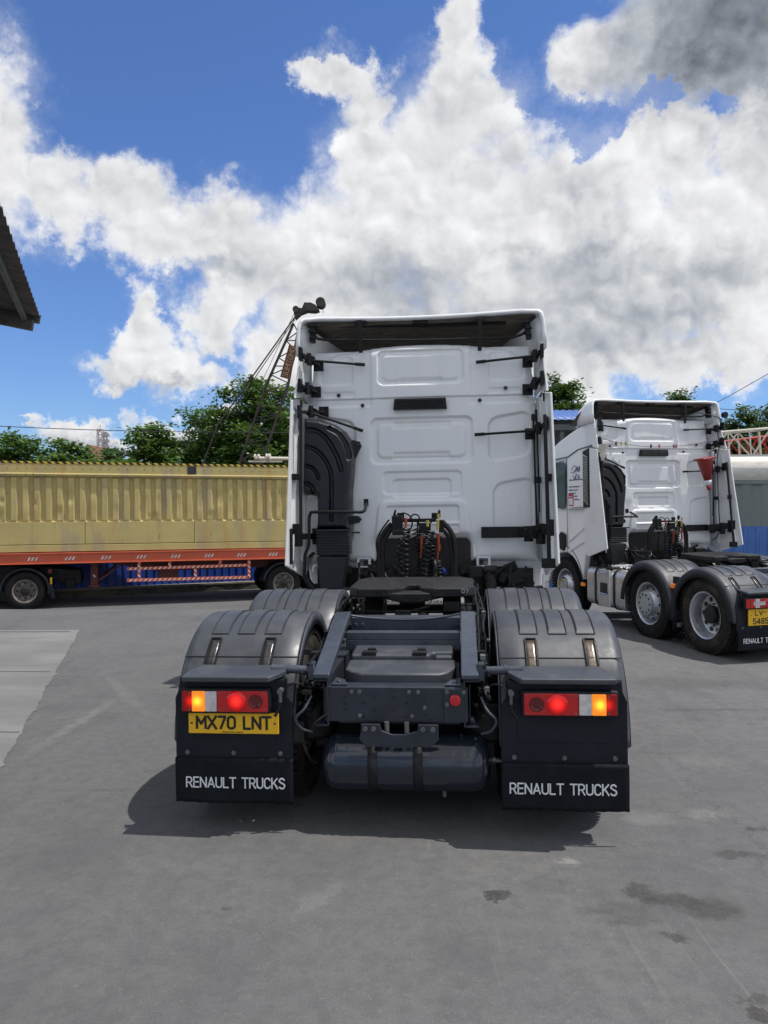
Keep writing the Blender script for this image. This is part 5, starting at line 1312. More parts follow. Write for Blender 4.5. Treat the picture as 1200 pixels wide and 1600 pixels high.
def tree(name, label, x, y, z0, top, rad, seed, leafm='leaf', layers=9, dens=1.0, lf=.24, base=.35, group='trees beyond the fence'):
    """layered crown: tiers of near-horizontal limbs carrying many leaf rosettes"""
    rg = np.random.default_rng(seed); rn = random.Random(seed)
    T = thing(name, label, 'tree', (x, y, z0), group=group)
    H = top - z0
    mb = MB(); lean = rn.uniform(-.3, .3)
    mb.tube(catmull([(0, 0, -.2), (lean * .3, 0, H * .3), (lean, .1, H * .62), (lean * 1.2, 0, H * .95)], 5), [max(.03, .028 * H * (1 - i / 17)) for i in range(16)], 10)
    cen = []
    for L in range(layers):
        f = L / (layers - 1); z = H * (base + (.97 - base) * f); rr_ = rad * (math.sin(math.pi * (.22 + .72 * f)) ** .7) * rn.uniform(.8, 1.12)
        nb = max(4, int(7 * (1 - .4 * f))); a0 = rn.uniform(0, 6.28)
        for k in range(nb):
            a = a0 + 6.283 * k / nb + rn.uniform(-.3, .3); ln = rr_ * rn.uniform(.6, 1.12)
            p0 = Vector((lean * f, 0, z - .07 * H)); p2 = Vector((lean * f + math.cos(a) * ln, math.sin(a) * ln, z + rn.uniform(-.04, .05) * H)); p1 = (p0 + p2) / 2 + Vector((0, 0, .03 * H))
            mb.tube(catmull([p0, p1, p2], 4), [.035 * (1 - i / 10) + .008 for i in range(9)], 6)
            for q in range(int(9 * ln / 2.2) + 3):
                t = rn.uniform(.25, 1.03); c = p0.lerp(p2, t) + Vector((rn.gauss(0, .28), rn.gauss(0, .28), rn.gauss(.04, .13))) * (rad / 3.2)
                cen.append((c.x, c.y, c.z, rn.uniform(.7, 1.25)))
    mb.build('trunk', 'bark', T)
    cen = np.array(cen); n = int(48 * dens)
    N = len(cen) * n; C = np.repeat(cen, n, 0)
    d = rg.normal(size=(N, 3)) * np.array([.30, .30, .11]) * (rad / 3.2) ** .5 * C[:, 3:4]
    P_ = C[:, :3] + d; s_ = lf * rg.uniform(.4, 1.45, N)
    a = rg.uniform(0, 6.283, N); el_ = rg.normal(-.15, .38, N); u = np.stack([np.cos(a) * np.cos(el_), np.sin(a) * np.cos(el_), np.sin(el_)], 1)
    v = np.cross(u, rg.normal(size=(N, 3)) * .35 + np.array([0, 0, 1])); v /= np.linalg.norm(v, axis=1, keepdims=True) + 1e-9
    V = np.empty((N, 4, 3)); V[:, 0] = P_; V[:, 1] = P_ + u * s_[:, None] * .55 + v * s_[:, None] * .30; V[:, 2] = P_ + u * s_[:, None]; V[:, 3] = P_ + u * s_[:, None] * .55 - v * s_[:, None] * .30
    me = bpy.data.meshes.new('crown'); me.vertices.add(N * 4); me.vertices.foreach_set('co', V.ravel()); me.loops.add(N * 4); me.loops.foreach_set('vertex_index', np.arange(N * 4))
    me.polygons.add(N); me.polygons.foreach_set('loop_start', np.arange(N) * 4); me.polygons.foreach_set('loop_total', np.full(N, 4)); me.update(); me.materials.append(M[leafm])
    o = bpy.data.objects.new('crown', me); COL.objects.link(o); o.parent = T
    return T
def wp(px, py, d):  # a point seen at a pixel, d metres ahead
    return Vector(((px - 600) / 1200 * d, d, CAMH - (py - 790) / 1200 * d))
def tr_at(name, label, px, pytop, d, rad, seed, **k):
    p = wp(px, pytop, d); return tree(name, label, p.x, d, -.9, p.z, rad, seed, **k)
DENS = 1.0
tr_at('almond_tree', 'low broad tree at far left above the yellow container', 30, 682, 44, 3.0, 21, layers=8, base=.45)
tr_at('almond_tree', 'bright green tree standing right beside the low far left tree', 98, 690, 43, 2.4, 22, layers=7, base=.45)
tr_at('almond_tree', 'mid sized tree between the radio mast and the crane boom', 238, 664, 41, 2.6, 23, layers=7, base=.45)
tr_at('almond_tree', 'tall spreading tree behind the crane boom and left of the main cab', 395, 600, 43, 4.0, 24, layers=12, dens=1.0, base=.35)
tr_at('almond_tree', 'smaller dark tree filling in behind the tall spreading tree', 330, 650, 47, 2.8, 25, leafm='leaf_dk', base=.4)
tr_at('almond_tree', 'tree partly hidden behind the tall spreading tree next to the main cab', 462, 618, 48, 3.2, 26, leafm='leaf_dk', layers=10)
tr_at('small_tree', 'small scrubby tree below the radio mast', 172, 700, 50, 1.6, 27, leafm='leaf_dk', layers=5, base=.6)
tr_at('bushy_tree', 'dense tree seen between the two tractor cabs', 884, 588, 44, 2.4, 31, leafm='leaf_dk', layers=12, dens=1.3, lf=.21)
tr_at('bushy_tree', 'tree top poking above the roof of the right cab', 1066, 606, 52, 2.4, 32, leafm='leaf_dk', layers=9, lf=.21)
tr_at('bushy_tree', 'tree behind the white lattice boom at the right edge', 1168, 643, 50, 2.4, 33, leafm='leaf_dk', layers=9, dens=1.2, lf=.21)
tr_at('bushy_tree', 'tree at the far right edge behind the red lattice boom', 1215, 636, 47, 2.8, 34, leafm='leaf_dk', layers=9, dens=1.3, lf=.21)
tr_at('bushy_tree', 'dark tree hidden low behind the red lattice boom', 1130, 668, 54, 2.6, 35, leafm='leaf_dk', layers=8, dens=1.3)

# ---------- container and trailer, seen from the side
T3 = Pose((-9.55, 20.4, -.93), R(18.4))
def a3(px, py, y=0): return T3.at(px, py, 1, y)
def c3(name, label, cat, group=None): return thing(name, label, cat, T3.loc, T3.eul, group)
cx0, cx1 = -2.7, 9.49
zb, zt = 1.56, 3.98
ct = c3('shipping_container', 'long weathered mustard yellow container with hazard striped top edge', 'container')
mb = MB(); rows = []
z_lo, z_hi = 2.36, 3.58
def cor(x):
    t = (x / .283) % 1.0
    return -.03 + .068 * (ss(.30, .42, t) - ss(.72, .84, t)) 
xs_ = [cx0 + i * .021 for i in range(int((cx1 - cx0) / .021) + 1)]; rnd = random.Random(4)
dents = [(rnd.uniform(cx0, cx1), rnd.uniform(z_lo, z_hi), rnd.uniform(.05, .22), rnd.uniform(.01, .035)) for _ in range(70)]
zz_ = [z_lo + (z_hi - z_lo) * i / 24 for i in range(25)]
for z in zz_:
    row = []
    for x in xs_:
        e = ss(z_lo, z_lo + .06, z) * ss(z_hi, z_hi - .04, z); y = .05 + cor(x) * e
        for (dx, dz, dr, dd) in dents:
            if abs(x - dx) < dr and abs(z - dz) < dr * 1.6: y += dd * max(0, 1 - ((x - dx) / dr) ** 2) * max(0, 1 - ((z - dz) / dr / 1.6) ** 2)
        row.append((x, y, z))
    rows.append(row)
mb.grid(rows); mb.build('corrugated_side', 'cont', ct, ang=25, recalc=False)
mb = MB(); mb.box(cx0, cx1, .0, .08, 3.60, 3.92); mb.tube([(cx0, .0, 3.64), (cx1, .0, 3.64)], .035, 8); mb.box(cx0, cx1, -.012, .1, 3.585, 3.62); mb.box(cx0, cx1, .0, .1, zb, 1.74); mb.box(cx0, cx1, .1, 2.4, 3.70, 3.76); mb.box(cx0, cx1, 2.34, 2.44, zb, 3.9)
mb.box(cx0, cx0 + .1, .02, 2.4, zb, 3.9); mb.box(cx1 - .1, cx1, .02, 2.4, zb, 3.9); mb.build('rails', 'cont', ct, bevel=.008)
mb = MB(); x = cx0
for wd in (1.9, 2.3, 2.9, 2.75, 2.3): 
    mb.box(x + .006, min(x + wd, cx1) - .006, .015, .06, 1.76, 2.36); x += wd
mb.build('lower_panels', 'cont', ct, bevel=.004)
mb = MB(); mb.box(cx0, cx1, -.005, .09, 3.925, 3.985)
top_ = mb.build('top_edge', 'hazard_y', ct)
mb = MB(); x = cx0
while x < cx1:
    mb.add([(x, -.008, 3.925), (x + .10, -.008, 3.925), (x + .19 - .10 + .0, -.008, 3.985), (x - .01 - .0, -.008, 3.985)] if False else [(x + .07, -.009, 3.925), (x + .16, -.009, 3.925), (x + .09, -.009, 3.985), (x, -.009, 3.985)], [(0, 1, 2, 3)]); x += .19
mb.build('hazard_stripes', 'ink', ct)
mb = MB(); x = cx0
while x < cx1: mb.cyl((x, .0, 3.80), (x, -.006, 3.80), .012, n=6); x += .23
mb.build('rivets', 'ink', ct)
mb = MB(); p = a3(293, 748); q = a3(307, 748); mb.box(p.x, q.x, -.006, .0, 3.66, 3.91); mb.build('dark_patch', 'cable', ct)
# trailer
trl = c3('flatbed_trailer', 'red flatbed trailer with red and white striped side guards under the yellow container', 'trailer')
mb = MB(); mb.box(cx0 - .1, cx1 + .2, -.03, .06, 1.26, 1.53); mb.box(cx0 - .1, cx1 + .2, -.06, .1, 1.50, 1.535); mb.box(cx0 - .1, cx1 + .2, -.06, .1, 1.235, 1.26); mb.build('side_rail', 'tr_red', trl, bevel=.006)
mb = MB(); mb.box(cx0, cx1 + .1, .10, 2.4, 1.43, 1.54); mb.prism([(1.2, 1.43), (cx1, 1.43), (cx1, .98), (3.4, .92), (2.2, 1.15)], .70, .84, 'y'); mb.prism([(1.2, 1.43), (cx1, 1.43), (cx1, .98), (3.4, .92), (2.2, 1.15)], 1.6, 1.74, 'y'); mb.build('main_beams', 'tr_dark', trl)
def stripes(mb, m2, p0, p1, h, face=-.005):
    p0 = Vector(p0); p1 = Vector(p1); L_ = (p1 - p0).length; d = (p1 - p0).normalized(); up = Vector((-d.z, 0, d.x))
    if up.z < 0: up = -up
    mb.bar(p0, p1, h, .05, up=(0, 1, 0)) if False else mb.add([p0 + up * s_ * h / 2 + Vector((0, yy, 0)) for s_ in (-1, 1) for yy in (0, .04)] + [p1 + up * s_ * h / 2 + Vector((0, yy, 0)) for s_ in (-1, 1) for yy in (0, .04)], [(0, 1, 3, 2), (4, 6, 7, 5), (0, 4, 5, 1), (2, 3, 7, 6), (0, 2, 6, 4), (1, 5, 7, 3)])
    t = .05
    while t < L_ - .1:
        c = p0 + d * t; m2.add([c - up * h * .36 + Vector((0, face, 0)), c + d * .045 - up * h * .36 + Vector((0, face, 0)), c + d * .10 + up * h * .36 + Vector((0, face, 0)), c + d * .055 + up * h * .36 + Vector((0, face, 0))], [(0, 1, 2, 3)]); t += .13
g1 = MB(); g2 = MB()
def P3(px, py): v_ = a3(px, py); return (v_.x, -.01, v_.z)
for (a_, b_) in (((198, 889), (387, 883)), ((198, 907), (390, 902)), ((217, 872), (217, 905)), ((265, 870), (265, 887)), ((344, 869), (344, 883)), ((305, 886), (305, 903)), ((389, 866), (389, 903))):
    stripes(g1, g2, P3(*a_), P3(*b_), .085)
sg = g1.build('side_guard', 'tr_red', trl, bevel=.004); g2.build('guard_stripes', 'white_tape', sg)
mb = MB(); x = cx0
while x < cx1:
    for k in range(3): mb.add([(x + k * .09, -.064 + .03, 1.33), (x + k * .09 + .045, -.034, 1.33), (x + k * .09 + .095, -.034, 1.42), (x + k * .09 + .05, -.034, 1.42)], [(0, 1, 2, 3)])
    x += .92
mb.build('rail_tape', 'white_tape', trl)
mb = MB(); p = a3(247, 890, .3); q = a3(279, 904, .3); mb.box(p.x, q.x, .3, .8, q.z, p.z); mb.build('tool_box', 'tr_dark', trl, bevel=.01)
for (px, py) in ((129, 876), (333, 873)):
    p = a3(px, py, .5); mb = MB(); mb.bx((p.x, .5, p.z), (.09, .03, .09)); mb.build('side_marker', 'amber', trl, bevel=.01)
for yy in (.35, 1.9):
    p = a3(147, 888, .35); q = a3(147, 914, .35); mb = MB(); mb.box(p.x - .1, p.x + .1, yy, yy + .18, q.z, 1.45); mb.box(p.x - .14, p.x + .14, yy - .04, yy + .22, q.z - .06, q.z)
    mb.bar((p.x + .12, yy + .05, q.z + .12), (p.x + 1.0, yy + .05, 1.35), .05, .05); lg = mb.build('landing_leg', 'tr_dark', trl, bevel=.008)
    if yy < 1: 
        g2 = MB(); g1 = MB(); stripes(g1, g2, (p.x, yy - .006, q.z + .15), (p.x, yy - .006, q.z + .42), .08); g2.build('leg_stripes', 'white_tape', lg)
def side_wheel(parent, x, y0, rimm='rim_old', dual=True):
    w_ = thing_part('wheel', parent); z = .52
    for k in range(2 if dual else 1):
        mb = MB(); mb.lathe([(.04, .31), (.01, .34), (.0, .42), (.02, .485), (.055, .512), (.06, .52), (.22, .52), (.26, .485), (.28, .42), (.25, .31)], (x, y0 + k * .32, z), (0, 1, 0), 48); mb.build('tyre', 'tyre', w_, ang=30)
    mb = MB(); mb.lathe([(.02, .315), (.03, .285), (.10, .26), (.15, .25), (.16, .15), (.10, .12), (.02, .115), (.01, 0)], (x, y0, z), (0, 1, 0), 40); mb.build('rim', rimm, w_, ang=30)
    mb = MB()
    for k in range(8): q = 6.283 * k / 8; mb.cyl((x + .20 * math.cos(q), y0 + .155, z + .20 * math.sin(q)), (x + .20 * math.cos(q), y0 + .145, z + .20 * math.sin(q)), .03, n=10)
    mb.lathe([(.0, .12), (-.01, .10), (-.01, 0)], (x, y0 + .02, z), (0, 1, 0), 20); mb.build('hub', 'ink', w_)
def arch_guard(parent, x, y0, a0=5, a1_=150, m_='plastic_dk', r=.62):
    mb = MB(); rows = []
    for i in range(25):
        a = R(a0 + (a1_ - a0) * i / 24); rows.append([(x + r * math.cos(a), y0 + yy, .52 + r * math.sin(a)) for yy in (0, .65)])
    mb.grid(rows); rows = [[(p[0][0], y0, p[0][2]), (x + (p[0][0] - x) * .90, y0 + .005, .52 + (p[0][2] - .52) * .90)] for p in rows]; mb.grid(rows)
    return mb.build('mudguard', m_, parent, solid=.012)
for xw in (6.96, 8.30):
    side_wheel(trl, xw, .02); 
arch_guard(trl, 6.96, .0, 20, 175)
for xw in (6.96, 8.30): 
    mb = MB(); mb.cyl((xw, .1, .52), (xw, 2.3, .52), .08, n=10); mb.build('axle', 'tr_dark', trl)
for xw in (6.96, 8.30): side_wheel(trl, xw, 1.85)
# ---------- the tractor pulling it
pt = c3('tractor_unit', 'dark tractor unit rear with dusty wheel and mudguard in front of the yellow container trailer', 'truck')
side_wheel(pt, 0.0, .0); side_wheel(pt, 0.0, 1.85)
arch_guard(pt, 0.0, -.01, -12, 185)
mb = MB(); mb.prism([(-6, .70), (-6, 1.15), (-.1, 1.15), (.4, 1.12), (1.35, .98), (1.38, .62), (1.05, .58), (.7, .72)], .75, .9, 'y'); mb.prism([(-6, .70), (-6, 1.15), (-.1, 1.15), (.4, 1.12), (1.35, .98), (1.38, .62), (1.05, .58), (.7, .72)], 1.5, 1.65, 'y'); mb.box(.95, 1.2, .7, 1.7, .50, .75); mb.cyl((0, .1, .52), (0, 2.3, .52), .1, n=12); mb.build('chassis_frame', 'black', pt, bevel=.02)
mb = MB(); mb.prism([(-.9, 1.18), (.9, 1.18), (.7, 1.30), (-.9, 1.30)], .75, 1.7, 'y'); mb.build('fifth_wheel', 'greasy', pt, bevel=.02)
mb = MB(); p = a3(77, 893); mb.bx((p.x, .1, p.z), (.10, .05, .12)); mb.build('tail_light', 'red_dark', pt, bevel=.01)
mb = MB(); p = a3(79, 914); mb.bx((p.x, .1, p.z + .1), (.05, .08, .18)); mb.build('number_plate', 'yellow_plate', pt)
mb = MB(); p = a3(82, 935); mb.prism([(p.x - .10, p.z + .35), (p.x, p.z + .35), (p.x + .06, p.z), (p.x - .04, p.z)], .0, .06, 'y'); mb.build('mud_flap', 'panel', pt)
mb = MB(); mb.prism([(-3.2, .75), (-5.4, .6), (-5.6, 1.6), (-5.3, 2.5), (-4.9, 3.2), (-3.4, 3.3), (-3.15, 3.1)], .0, 2.35, 'y'); mb.build('cab', 'white', pt, bevel=.06, segs=3)
mb = MB(); mb.prism([(-3.9, 1.9), (-5.2, 1.85), (-5.05, 2.5), (-3.9, 2.6)], -.006, .002, 'y'); mb.build('side_window', 'glass', pt)
side_wheel(pt, -4.4, .0, dual=False); side_wheel(pt, -4.4, 2.0, dual=False)

# ---------- retaining wall with blue sheet fence (left), blue fence (right)
def strip_wall(name, label, cat, pts, z0, z1, th, m_, cap=None):
    o = thing(name, label, cat, (pts[0][0], pts[0][1], 0)); mb = MB(); mc = MB(); o0 = Vector((pts[0][0], pts[0][1], 0))
    for a_, b_ in zip(pts[:-1], pts[1:]):
        A = Vector((a_[0], a_[1], 0)) - o0; B = Vector((b_[0], b_[1], 0)) - o0; N_ = 24; dd = (B - A); nn = Vector((-dd.y, dd.x, 0)).normalized()
        rows = []
        for i in range(N_ + 1):
            p = A + dd * i / N_ + nn * .02 * math.sin(i * 1.3); rows.append([p + Vector((0, 0, z0)), p + Vector((0, 0, z1)), p + nn * th + Vector((0, 0, z1)), p + nn * th + Vector((0, 0, z0))])
        mb.grid(rows)
        if cap: mc.bar(A + Vector((0, 0, z1 + .03)) + nn * th / 2, B + Vector((0, 0, z1 + .03)) + nn * th / 2, th + .06, .06, up=(0, 0, 1))
    mb.build('wall', m_, o)
    if cap: mc.build('coping', cap, o, bevel=.01)
    return o
def fence(name, label, pts, z0, z1, m_, pitch=.24):
    o = thing(name, label, 'fence', (pts[0][0], pts[0][1], 0)); o0 = Vector((pts[0][0], pts[0][1], 0)); mb = MB(); mp = MB()
    for a_, b_ in zip(pts[:-1], pts[1:]):
        A = Vector((a_[0], a_[1], 0)) - o0; B = Vector((b_[0], b_[1], 0)) - o0; L_ = (B - A).length; d = (B - A) / L_; nn = Vector((-d.y, d.x, 0)); rows = [[], []]
        t = 0
        while t < L_:
            for (f, h) in ((0, 0), (.62, 0), (.70, -.035), (.86, -.035), (.94, 0)):
                p = A + d * (t + f * pitch) + nn * h; rows[0].append(p + Vector((0, 0, z0))); rows[1].append(p + Vector((0, 0, z1)))
            t += pitch
        mb.grid(rows)
        k = 0
        while k < L_: mp.bar(A + d * k + nn * .08 + Vector((0, 0, z0 - .2)), A + d * k + nn * .08 + Vector((0, 0, z1)), .08, .08); k += 2.4
    mb.build('sheet_panel', m_, o, ang=20, recalc=False); mp.build('fence_posts', 'steel_dk', o)
    return o
wl_l = [(-24, 16.2), (-9.8, 22.9), (-4.1, 25.6), (3.5, 28.6), (9, 29.5)]
strip_wall('retaining_wall', 'low mossy concrete wall along the road behind the trailer', 'wall', wl_l, -1.1, -.70, .3, 'kerb', 'kerb_top')
fence('sheet_fence', 'dark blue corrugated sheet fence standing on the low wall behind the trailer', [(x, y + .25) for x, y in wl_l], -.68, 1.55, 'fence_blue')
fence('sheet_fence', 'lighter blue corrugated sheet fence at the right below the grey container', [(5.5, 25.6), (9.2, 21.5), (15, 19.5), (24, 18)], -1.0, 1.30, 'fence_blue2', .30)
# grey container on the right
gc = thing('storage_container', 'grey green corrugated container behind the blue fence at right', 'container', (10.2, 24.6, -.9), (0, 0, R(-14)))
mb = MB(); rows = [[], []]
for i in range(0, 130):
    t = i * .1; y = .05 * (1 if (i // 3) % 2 else 0); rows[0].append((t, y, .15)); rows[1].append((t, y, 3.45))
mb.grid(rows); mb.build('side_sheet', 'grey_cont', gc, recalc=False, ang=20)
mb = MB(); mb.box(0, 13, -.03, .10, 3.45, 3.60); mb.box(0, 13, .1, 2.4, 3.45, 3.55); mb.box(-.06, .08, -.03, 2.4, 0, 3.6); mb.box(0, 13, -.03, .1, 0, .15); mb.build('frame', 'grey_cont', gc, bevel=.01)
# white cylinder
p = wp(1130, 727, 29); vt = thing('storage_tank', 'white rust streaked horizontal cylinder behind the grey container', 'tank', (p.x, p.y, p.z), (0, 0, R(-6)))
mb = MB(); mb.lathe([(0, 0), (0, .55), (.1, .62), (9, .62), (9.1, .5), (9.1, 0)], (-1, 0, -.25), (1, 0, 0), 36); mb.build('shell', 'tank_white', vt, ang=30)
mb = MB(); mb.box(-1, 9, -.64, -.60, .28, .36); mb.box(-1, 9, -.60, .60, -2.6, -.80); mb.build('cradle', 'tank_white', vt)
# lattice booms lying on top
def lattice(mb, p0, p1, w_, h_, n, r=.03, rd=.018, up=(0, 0, 1)):
    p0 = Vector(p0); p1 = Vector(p1); d = (p1 - p0).normalized(); a = d.cross(Vector(up)).normalized(); b_ = a.cross(d).normalized()
    cs = [(a * i * w_ / 2 + b_ * j * h_ / 2) for i, j in ((-1, -1), (1, -1), (1, 1), (-1, 1))]
    for c in cs: mb.cyl(p0 + c, p1 + c, r, n=6)
    for k in range(n):
        q0 = p0.lerp(p1, k / n); q1 = p0.lerp(p1, (k + 1) / n)
        for i in range(4):
            A, B = cs[i], cs[(i + 1) % 4]
            if k % 2: A, B = B, A
            mb.cyl(q0 + A, q1 + B, rd, n=5); mb.cyl(q0 + cs[i], q0 + cs[(i + 1) % 4], rd, n=5)
    for i in range(4): mb.cyl(p1 + cs[i], p1 + cs[(i + 1) % 4], r, n=6)
A = wp(1120, 700, 31); B = wp(1192, 692, 31)
o = thing('crane_boom', 'white lattice boom section stored on top of the yard clutter at right', 'crane boom', (A.x, A.y, A.z))
mb = MB(); lattice(mb, (-.6, 0, 0), tuple(B - A + Vector((0.1, 0, 0))), 1.0, 1.1, 3, .05, .035); mb.build('lattice', 'boom_white', o)
A = wp(1135, 705, 33.5); o = thing('crane_boom', 'red lattice boom section lying behind the white one', 'crane boom', (A.x, A.y, A.z))
mb = MB(); lattice(mb, (-1.2, 0, -.3), (7.5, 0, .75), 1.0, 1.15, 11, .06, .04); mb.build('lattice', 'boom_red', o)
# shed with blue roof seen between the cabs
p = wp(868, 657, 33); o = thing('open_shed', 'open shed with blue corrugated roof behind the two cabs', 'shed', (p.x, 33, -.9))
zr = p.z + .9
mb = MB()
rows = []
for j in (0, 1): rows.append([(-3 + i * .08, -.2 + j * 4, zr + j * .9 + .03 * (i % 4 in (0, 1))) for i in range(120)])
mb.grid(rows); mb.build('roof', 'roof_blue', o, recalc=False, ang=15, solid=.02)
mb = MB(); mb.box(-3, 6.4, -.1, 0, zr - .42, zr - .18); mb.box(-3, 6.4, 3.9, 4.0, 0, zr + .4)
for x in (-2.9, .2, 3.2, 6.2): mb.box(x, x + .15, 0, .15, 0, zr - .2)
mb.build('frame', 'steel_dk', o)
# tiled roof beside the low trees
p = wp(136, 694, 60); o = thing('house', 'small house with a brown tiled gable roof beyond the container', 'house', (p.x, 60, -.9)); zr = p.z + .9
mb = MB(); mb.add([(0, 0, zr), (1.35, 0, zr - 2.2), (1.35, 7, zr - 2.2), (0, 7, zr), (-1.35, 0, zr - 2.2), (-1.35, 7, zr - 2.2)], [(0, 1, 2, 3), (0, 3, 5, 4)])
mb.build('roof', 'tile', o, solid=.15); mb = MB(); mb.prism([(-1.1, 0), (1.1, 0), (1.1, zr - 2.1), (0, zr - .3), (-1.1, zr - 2.1)], .2, 6.8, 'y'); mb.build('wall', 'kerb_top', o)
# radio masts
p = wp(157, 664, 130); o = thing('radio_mast', 'slender lattice radio mast with a shorter antenna mast beside it beyond the trees', 'mast', (p.x, 130, -.9)); Hm = p.z + .9
mb = MB(); lattice(mb, (0, 0, 0), (0, 0, Hm - .8), .8, .8, 18, .07, .05, up=(0, 1, 0)); mb.cyl((0, 0, Hm - .8), (0, 0, Hm), .06, n=6)
for k in range(6): mb.box(.5, .65, -.2, .2, Hm - 2.2 - k * .9, Hm - 1.7 - k * .9)
mb.build('lattice', 'mast', o)
mb = MB(); lattice(mb, (.85, 0, 0), (.85, 0, Hm - 1.2), .5, .5, 18, .06, .05, up=(0, 1, 0))
for k in range(5): mb.box(.45, 1.5, -.3, .3, Hm - 2.0 - k * 1.0, Hm - 1.45 - k * 1.0)
mb.build('antenna_panels', 'mast', o)
# ---------- crawler crane with lattice boom
DC = 36.0
o = thing('crane', 'dark lattice boom crane rising behind the yellow container beside the main cab', 'crane', (wp(360, 790, DC).x, DC, -.9)); o0 = Vector(o.location)
def cp(px, py, dd=0.): return wp(px, py, DC + dd) - o0
mb = MB()
A0 = cp(352, 790); A1 = cp(394, 790); 
b0 = (cp(357, 770) + cp(388, 770)) / 2; b1 = cp(462, 490)
lp_ = [((375, 722), (412, 714)), ((417.5, 599), (451, 599)), ((459, 506), (466, 506))]
def chordpt(s_, t):
    pts = [(357, 772), (375, 722), (417.5, 599), (459, 506)] if s_ == 0 else [(396, 772), (412, 714), (451, 599), (468, 506)]
    T_ = [0, .19, .65, 1.0]
    for i in range(3):
        if t <= T_[i + 1] + 1e-6:
            f = (t - T_[i]) / (T_[i + 1] - T_[i]); return (pts[i][0] + (pts[i + 1][0] - pts[i][0]) * f, pts[i][1] + (pts[i + 1][1] - pts[i][1]) * f)
NB = 20
for dd in (0, 1.0):
    for s_ in (0, 1): mb.tube([cp(*chordpt(s_, i / NB), dd * (1 - .7 * i / NB)) for i in range(NB + 1)], .065, 6)
    for i in range(NB):
        k = dd * (1 - .7 * i / NB); a_ = cp(*chordpt(i % 2, i / NB), k); b_ = cp(*chordpt(1 - i % 2, (i + 1) / NB), k); mb.cyl(a_, b_, .028, n=5)
        if i % 3 == 0: mb.cyl(cp(*chordpt(0, i / NB), k), cp(*chordpt(1, i / NB), k), .028, n=5)
for s_ in (0, 1):
    for i in range(NB):
        a_ = cp(*chordpt(s_, i / NB), (i % 2) * 1.0 * (1 - .7 * i / NB)); b_ = cp(*chordpt(s_, (i + 1) / NB), (1 - i % 2) * (1 - .7 * i / NB)); mb.cyl(a_, b_, .028, n=5)
mb.build('lattice_boom', 'crane_steel', o)
mb = MB(); h = [(461, 498), (459, 486), (465, 481), (472, 483), (476, 474), (486, 474), (494, 478), (499, 485), (492, 487), (480, 486), (470, 490)]
hp = [cp(*q) for q in h]; mb.prism([(q.x, q.z) for q in hp], hp[0].y - .1, hp[0].y + .5, 'y'); c = cp(501, 473); mb.lathe([(-.1, 0), (-.1, .22), (.5, .22), (.5, 0)], c, (0, 1, 0), 24); c = cp(463, 485); mb.lathe([(-.2, 0), (-.2, .15), (.6, .15), (.6, 0)], c, (0, 1, 0), 16)
mb.cyl(cp(505, 474), cp(505, 490), .012, n=5); mb.build('boom_head', 'crane_steel', o)
mb = MB(); mb.cyl(cp(461, 496), cp(340, 665), .035, n=6); mb.cyl(cp(461, 500), cp(345, 668, .6), .02, n=6); mb.cyl(cp(460, 490), cp(406, 604, .5), .012, n=5); mb.cyl(cp(463, 492), cp(424, 590, .5), .012, n=5); mb.cyl(cp(340, 665), cp(300, 770), .035, n=6); mb.bx(cp(392, 591), (.14, .1, .22), rot=Matrix.Rotation(.6, 3, 'Y'))
mb.build('pendant_rope', 'crane_steel', o)
mb = MB(); A = cp(445, 591, -.1); B = cp(459, 541, -.1); mb.bar(A, B, .44, .05, up=(0, 1, 0)); 
ang = math.atan2((B - A).x, (B - A).z)
sgn_ = mb.build('name_board', 'rust', o, bevel=.01)
c = (A + B) / 2
M['sign_letters'] = mat('pale rusty letters', (.34, .25, .17), .8, var=.3)
tx = text('SUMITOMO', 'sign_lettering', (B - A).length * .90, .26, 'sign_letters', sgn_, (0, 0, 0), depth=.02, th=.14)
dirx = (B - A).normalized(); ny = Vector((0, -1, 0)); upx = ny.cross(dirx)
tx.matrix_local = Matrix.Translation(c + Vector((0, -.035, 0))) @ Matrix((dirx, upx, ny)).transposed().to_4x4()
mb = MB(); mb.box(-2.0, 2.2, .2, 3.2, 1.0, 2.6); mb.box(-2.3, 2.3, 0, .7, 0, .9); mb.box(-2.3, 2.3, 2.7, 3.4, 0, .9); mb.build('crane_body', 'crane_steel', o, bevel=.08)
# white pipe with rusty clamps above the container
p = wp(400, 717, 26); o = thing('pipe', 'white pipe with rusty clamps lying behind the top of the yellow container', 'pipe', tuple(p))
mb = MB(); mb.cyl((0, 0, .02), (4.5, 0, -.02), .055, n=12); mb.build('tube', 'tank_white', o); mb = MB(); 
for x in (-.02, .10): mb.lathe([(-.03, .10), (.03, .10), (.03, .0)], (x, 0, .06), (1, 0, 0), 14)
for x in (.36, .42, .48): mb.lathe([(-.02, .0), (-.02, .14), (.02, .14), (.02, .0)], (x, 0, .04), (1, 0, 0), 14)
mb.box(-.25, .9, -.05, .05, -.12, -.06); mb.build('clamp', 'boom_white', o, bevel=.01)
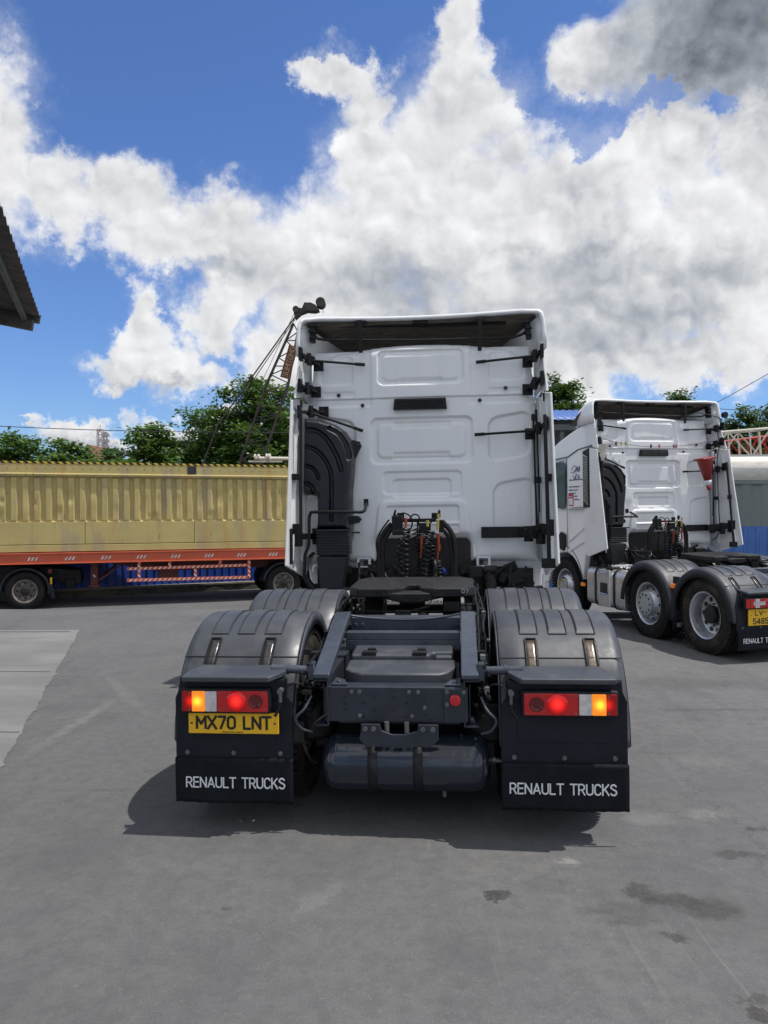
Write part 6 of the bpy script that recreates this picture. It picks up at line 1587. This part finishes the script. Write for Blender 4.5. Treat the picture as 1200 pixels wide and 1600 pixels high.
# ---------- overhead cables
def cable(label, pts, d, r=.014):
    o = thing('overhead_cable', label, 'cable', tuple(wp(*pts[0], d))); o0 = Vector(o.location); mb = MB(); mb.tube(catmull([wp(*q, d) - o0 for q in pts], 8), r, 6); mb.build('wire', 'cable', o)
cable('thin overhead cable crossing the sky above the yellow container', [(-80, 661), (0, 666), (150, 672), (300, 675), (480, 676)], 30, .016)
cable('overhead cable rising towards the top right from the right cab', [(1090, 640), (1125, 626), (1200, 584), (1300, 526)], 24, .012)
cable('thin level cable just right of the right cab', [(1100, 637), (1140, 640), (1200, 643), (1280, 646)], 34, .016)
# ---------- shed roof at the upper left
o = thing('canopy_roof', 'dark corrugated canopy roof corner jutting in at the upper left', 'roof', (-5.36, 12.0, 4.80)); u = Vector((.34, -.94, 0)).normalized(); v = Vector((-.97, -.17, .17)).normalized()
mb = MB(); rows = []
n_ = 260
for j in range(2):
    rows.append([tuple(u * (i * .045) + v * (j * 9) + Vector((0, 0, .025 * math.sin(i * 1.05)))) for i in range(n_)])
mb.grid(rows); mb.build('roof_sheet', 'roof_dark', o, ang=60, recalc=False, solid=.004)
mb = MB()
for t in (.22, 1.6, 3.2): mb.bar(tuple(v * t + Vector((0, 0, -.09)) + u * .02), tuple(v * t + u * 11.5 + Vector((0, 0, -.09))), .06, .10, up=(0, 0, 1))
mb.build('purlin', 'steel_dk', o)
mb = MB()
for t in (.12, 5.5, 11): mb.bar(tuple(u * t + v * .10 + Vector((0, 0, -.17))), tuple(u * t + v * 9 + Vector((0, 0, -.17))), .10, .16, up=(0, 0, 1))
mb.build('rafter', 'roof_dark', o)
mb = MB(); mb.bar(tuple(Vector((0, 0, -.03))), tuple(v * 9 + Vector((0, 0, -.03))), .03, .14, up=(0, 0, 1)); mb.build('verge_trim', 'steel_dk', o)
mb = MB()
for t in (.2, 5.5, 11):
    q = u * t + v * 3.5; mb.box(q.x - .1, q.x + .1, q.y - .1, q.y + .1, -4.80, q.z - .2)
mb.build('column', 'steel_dk', o)
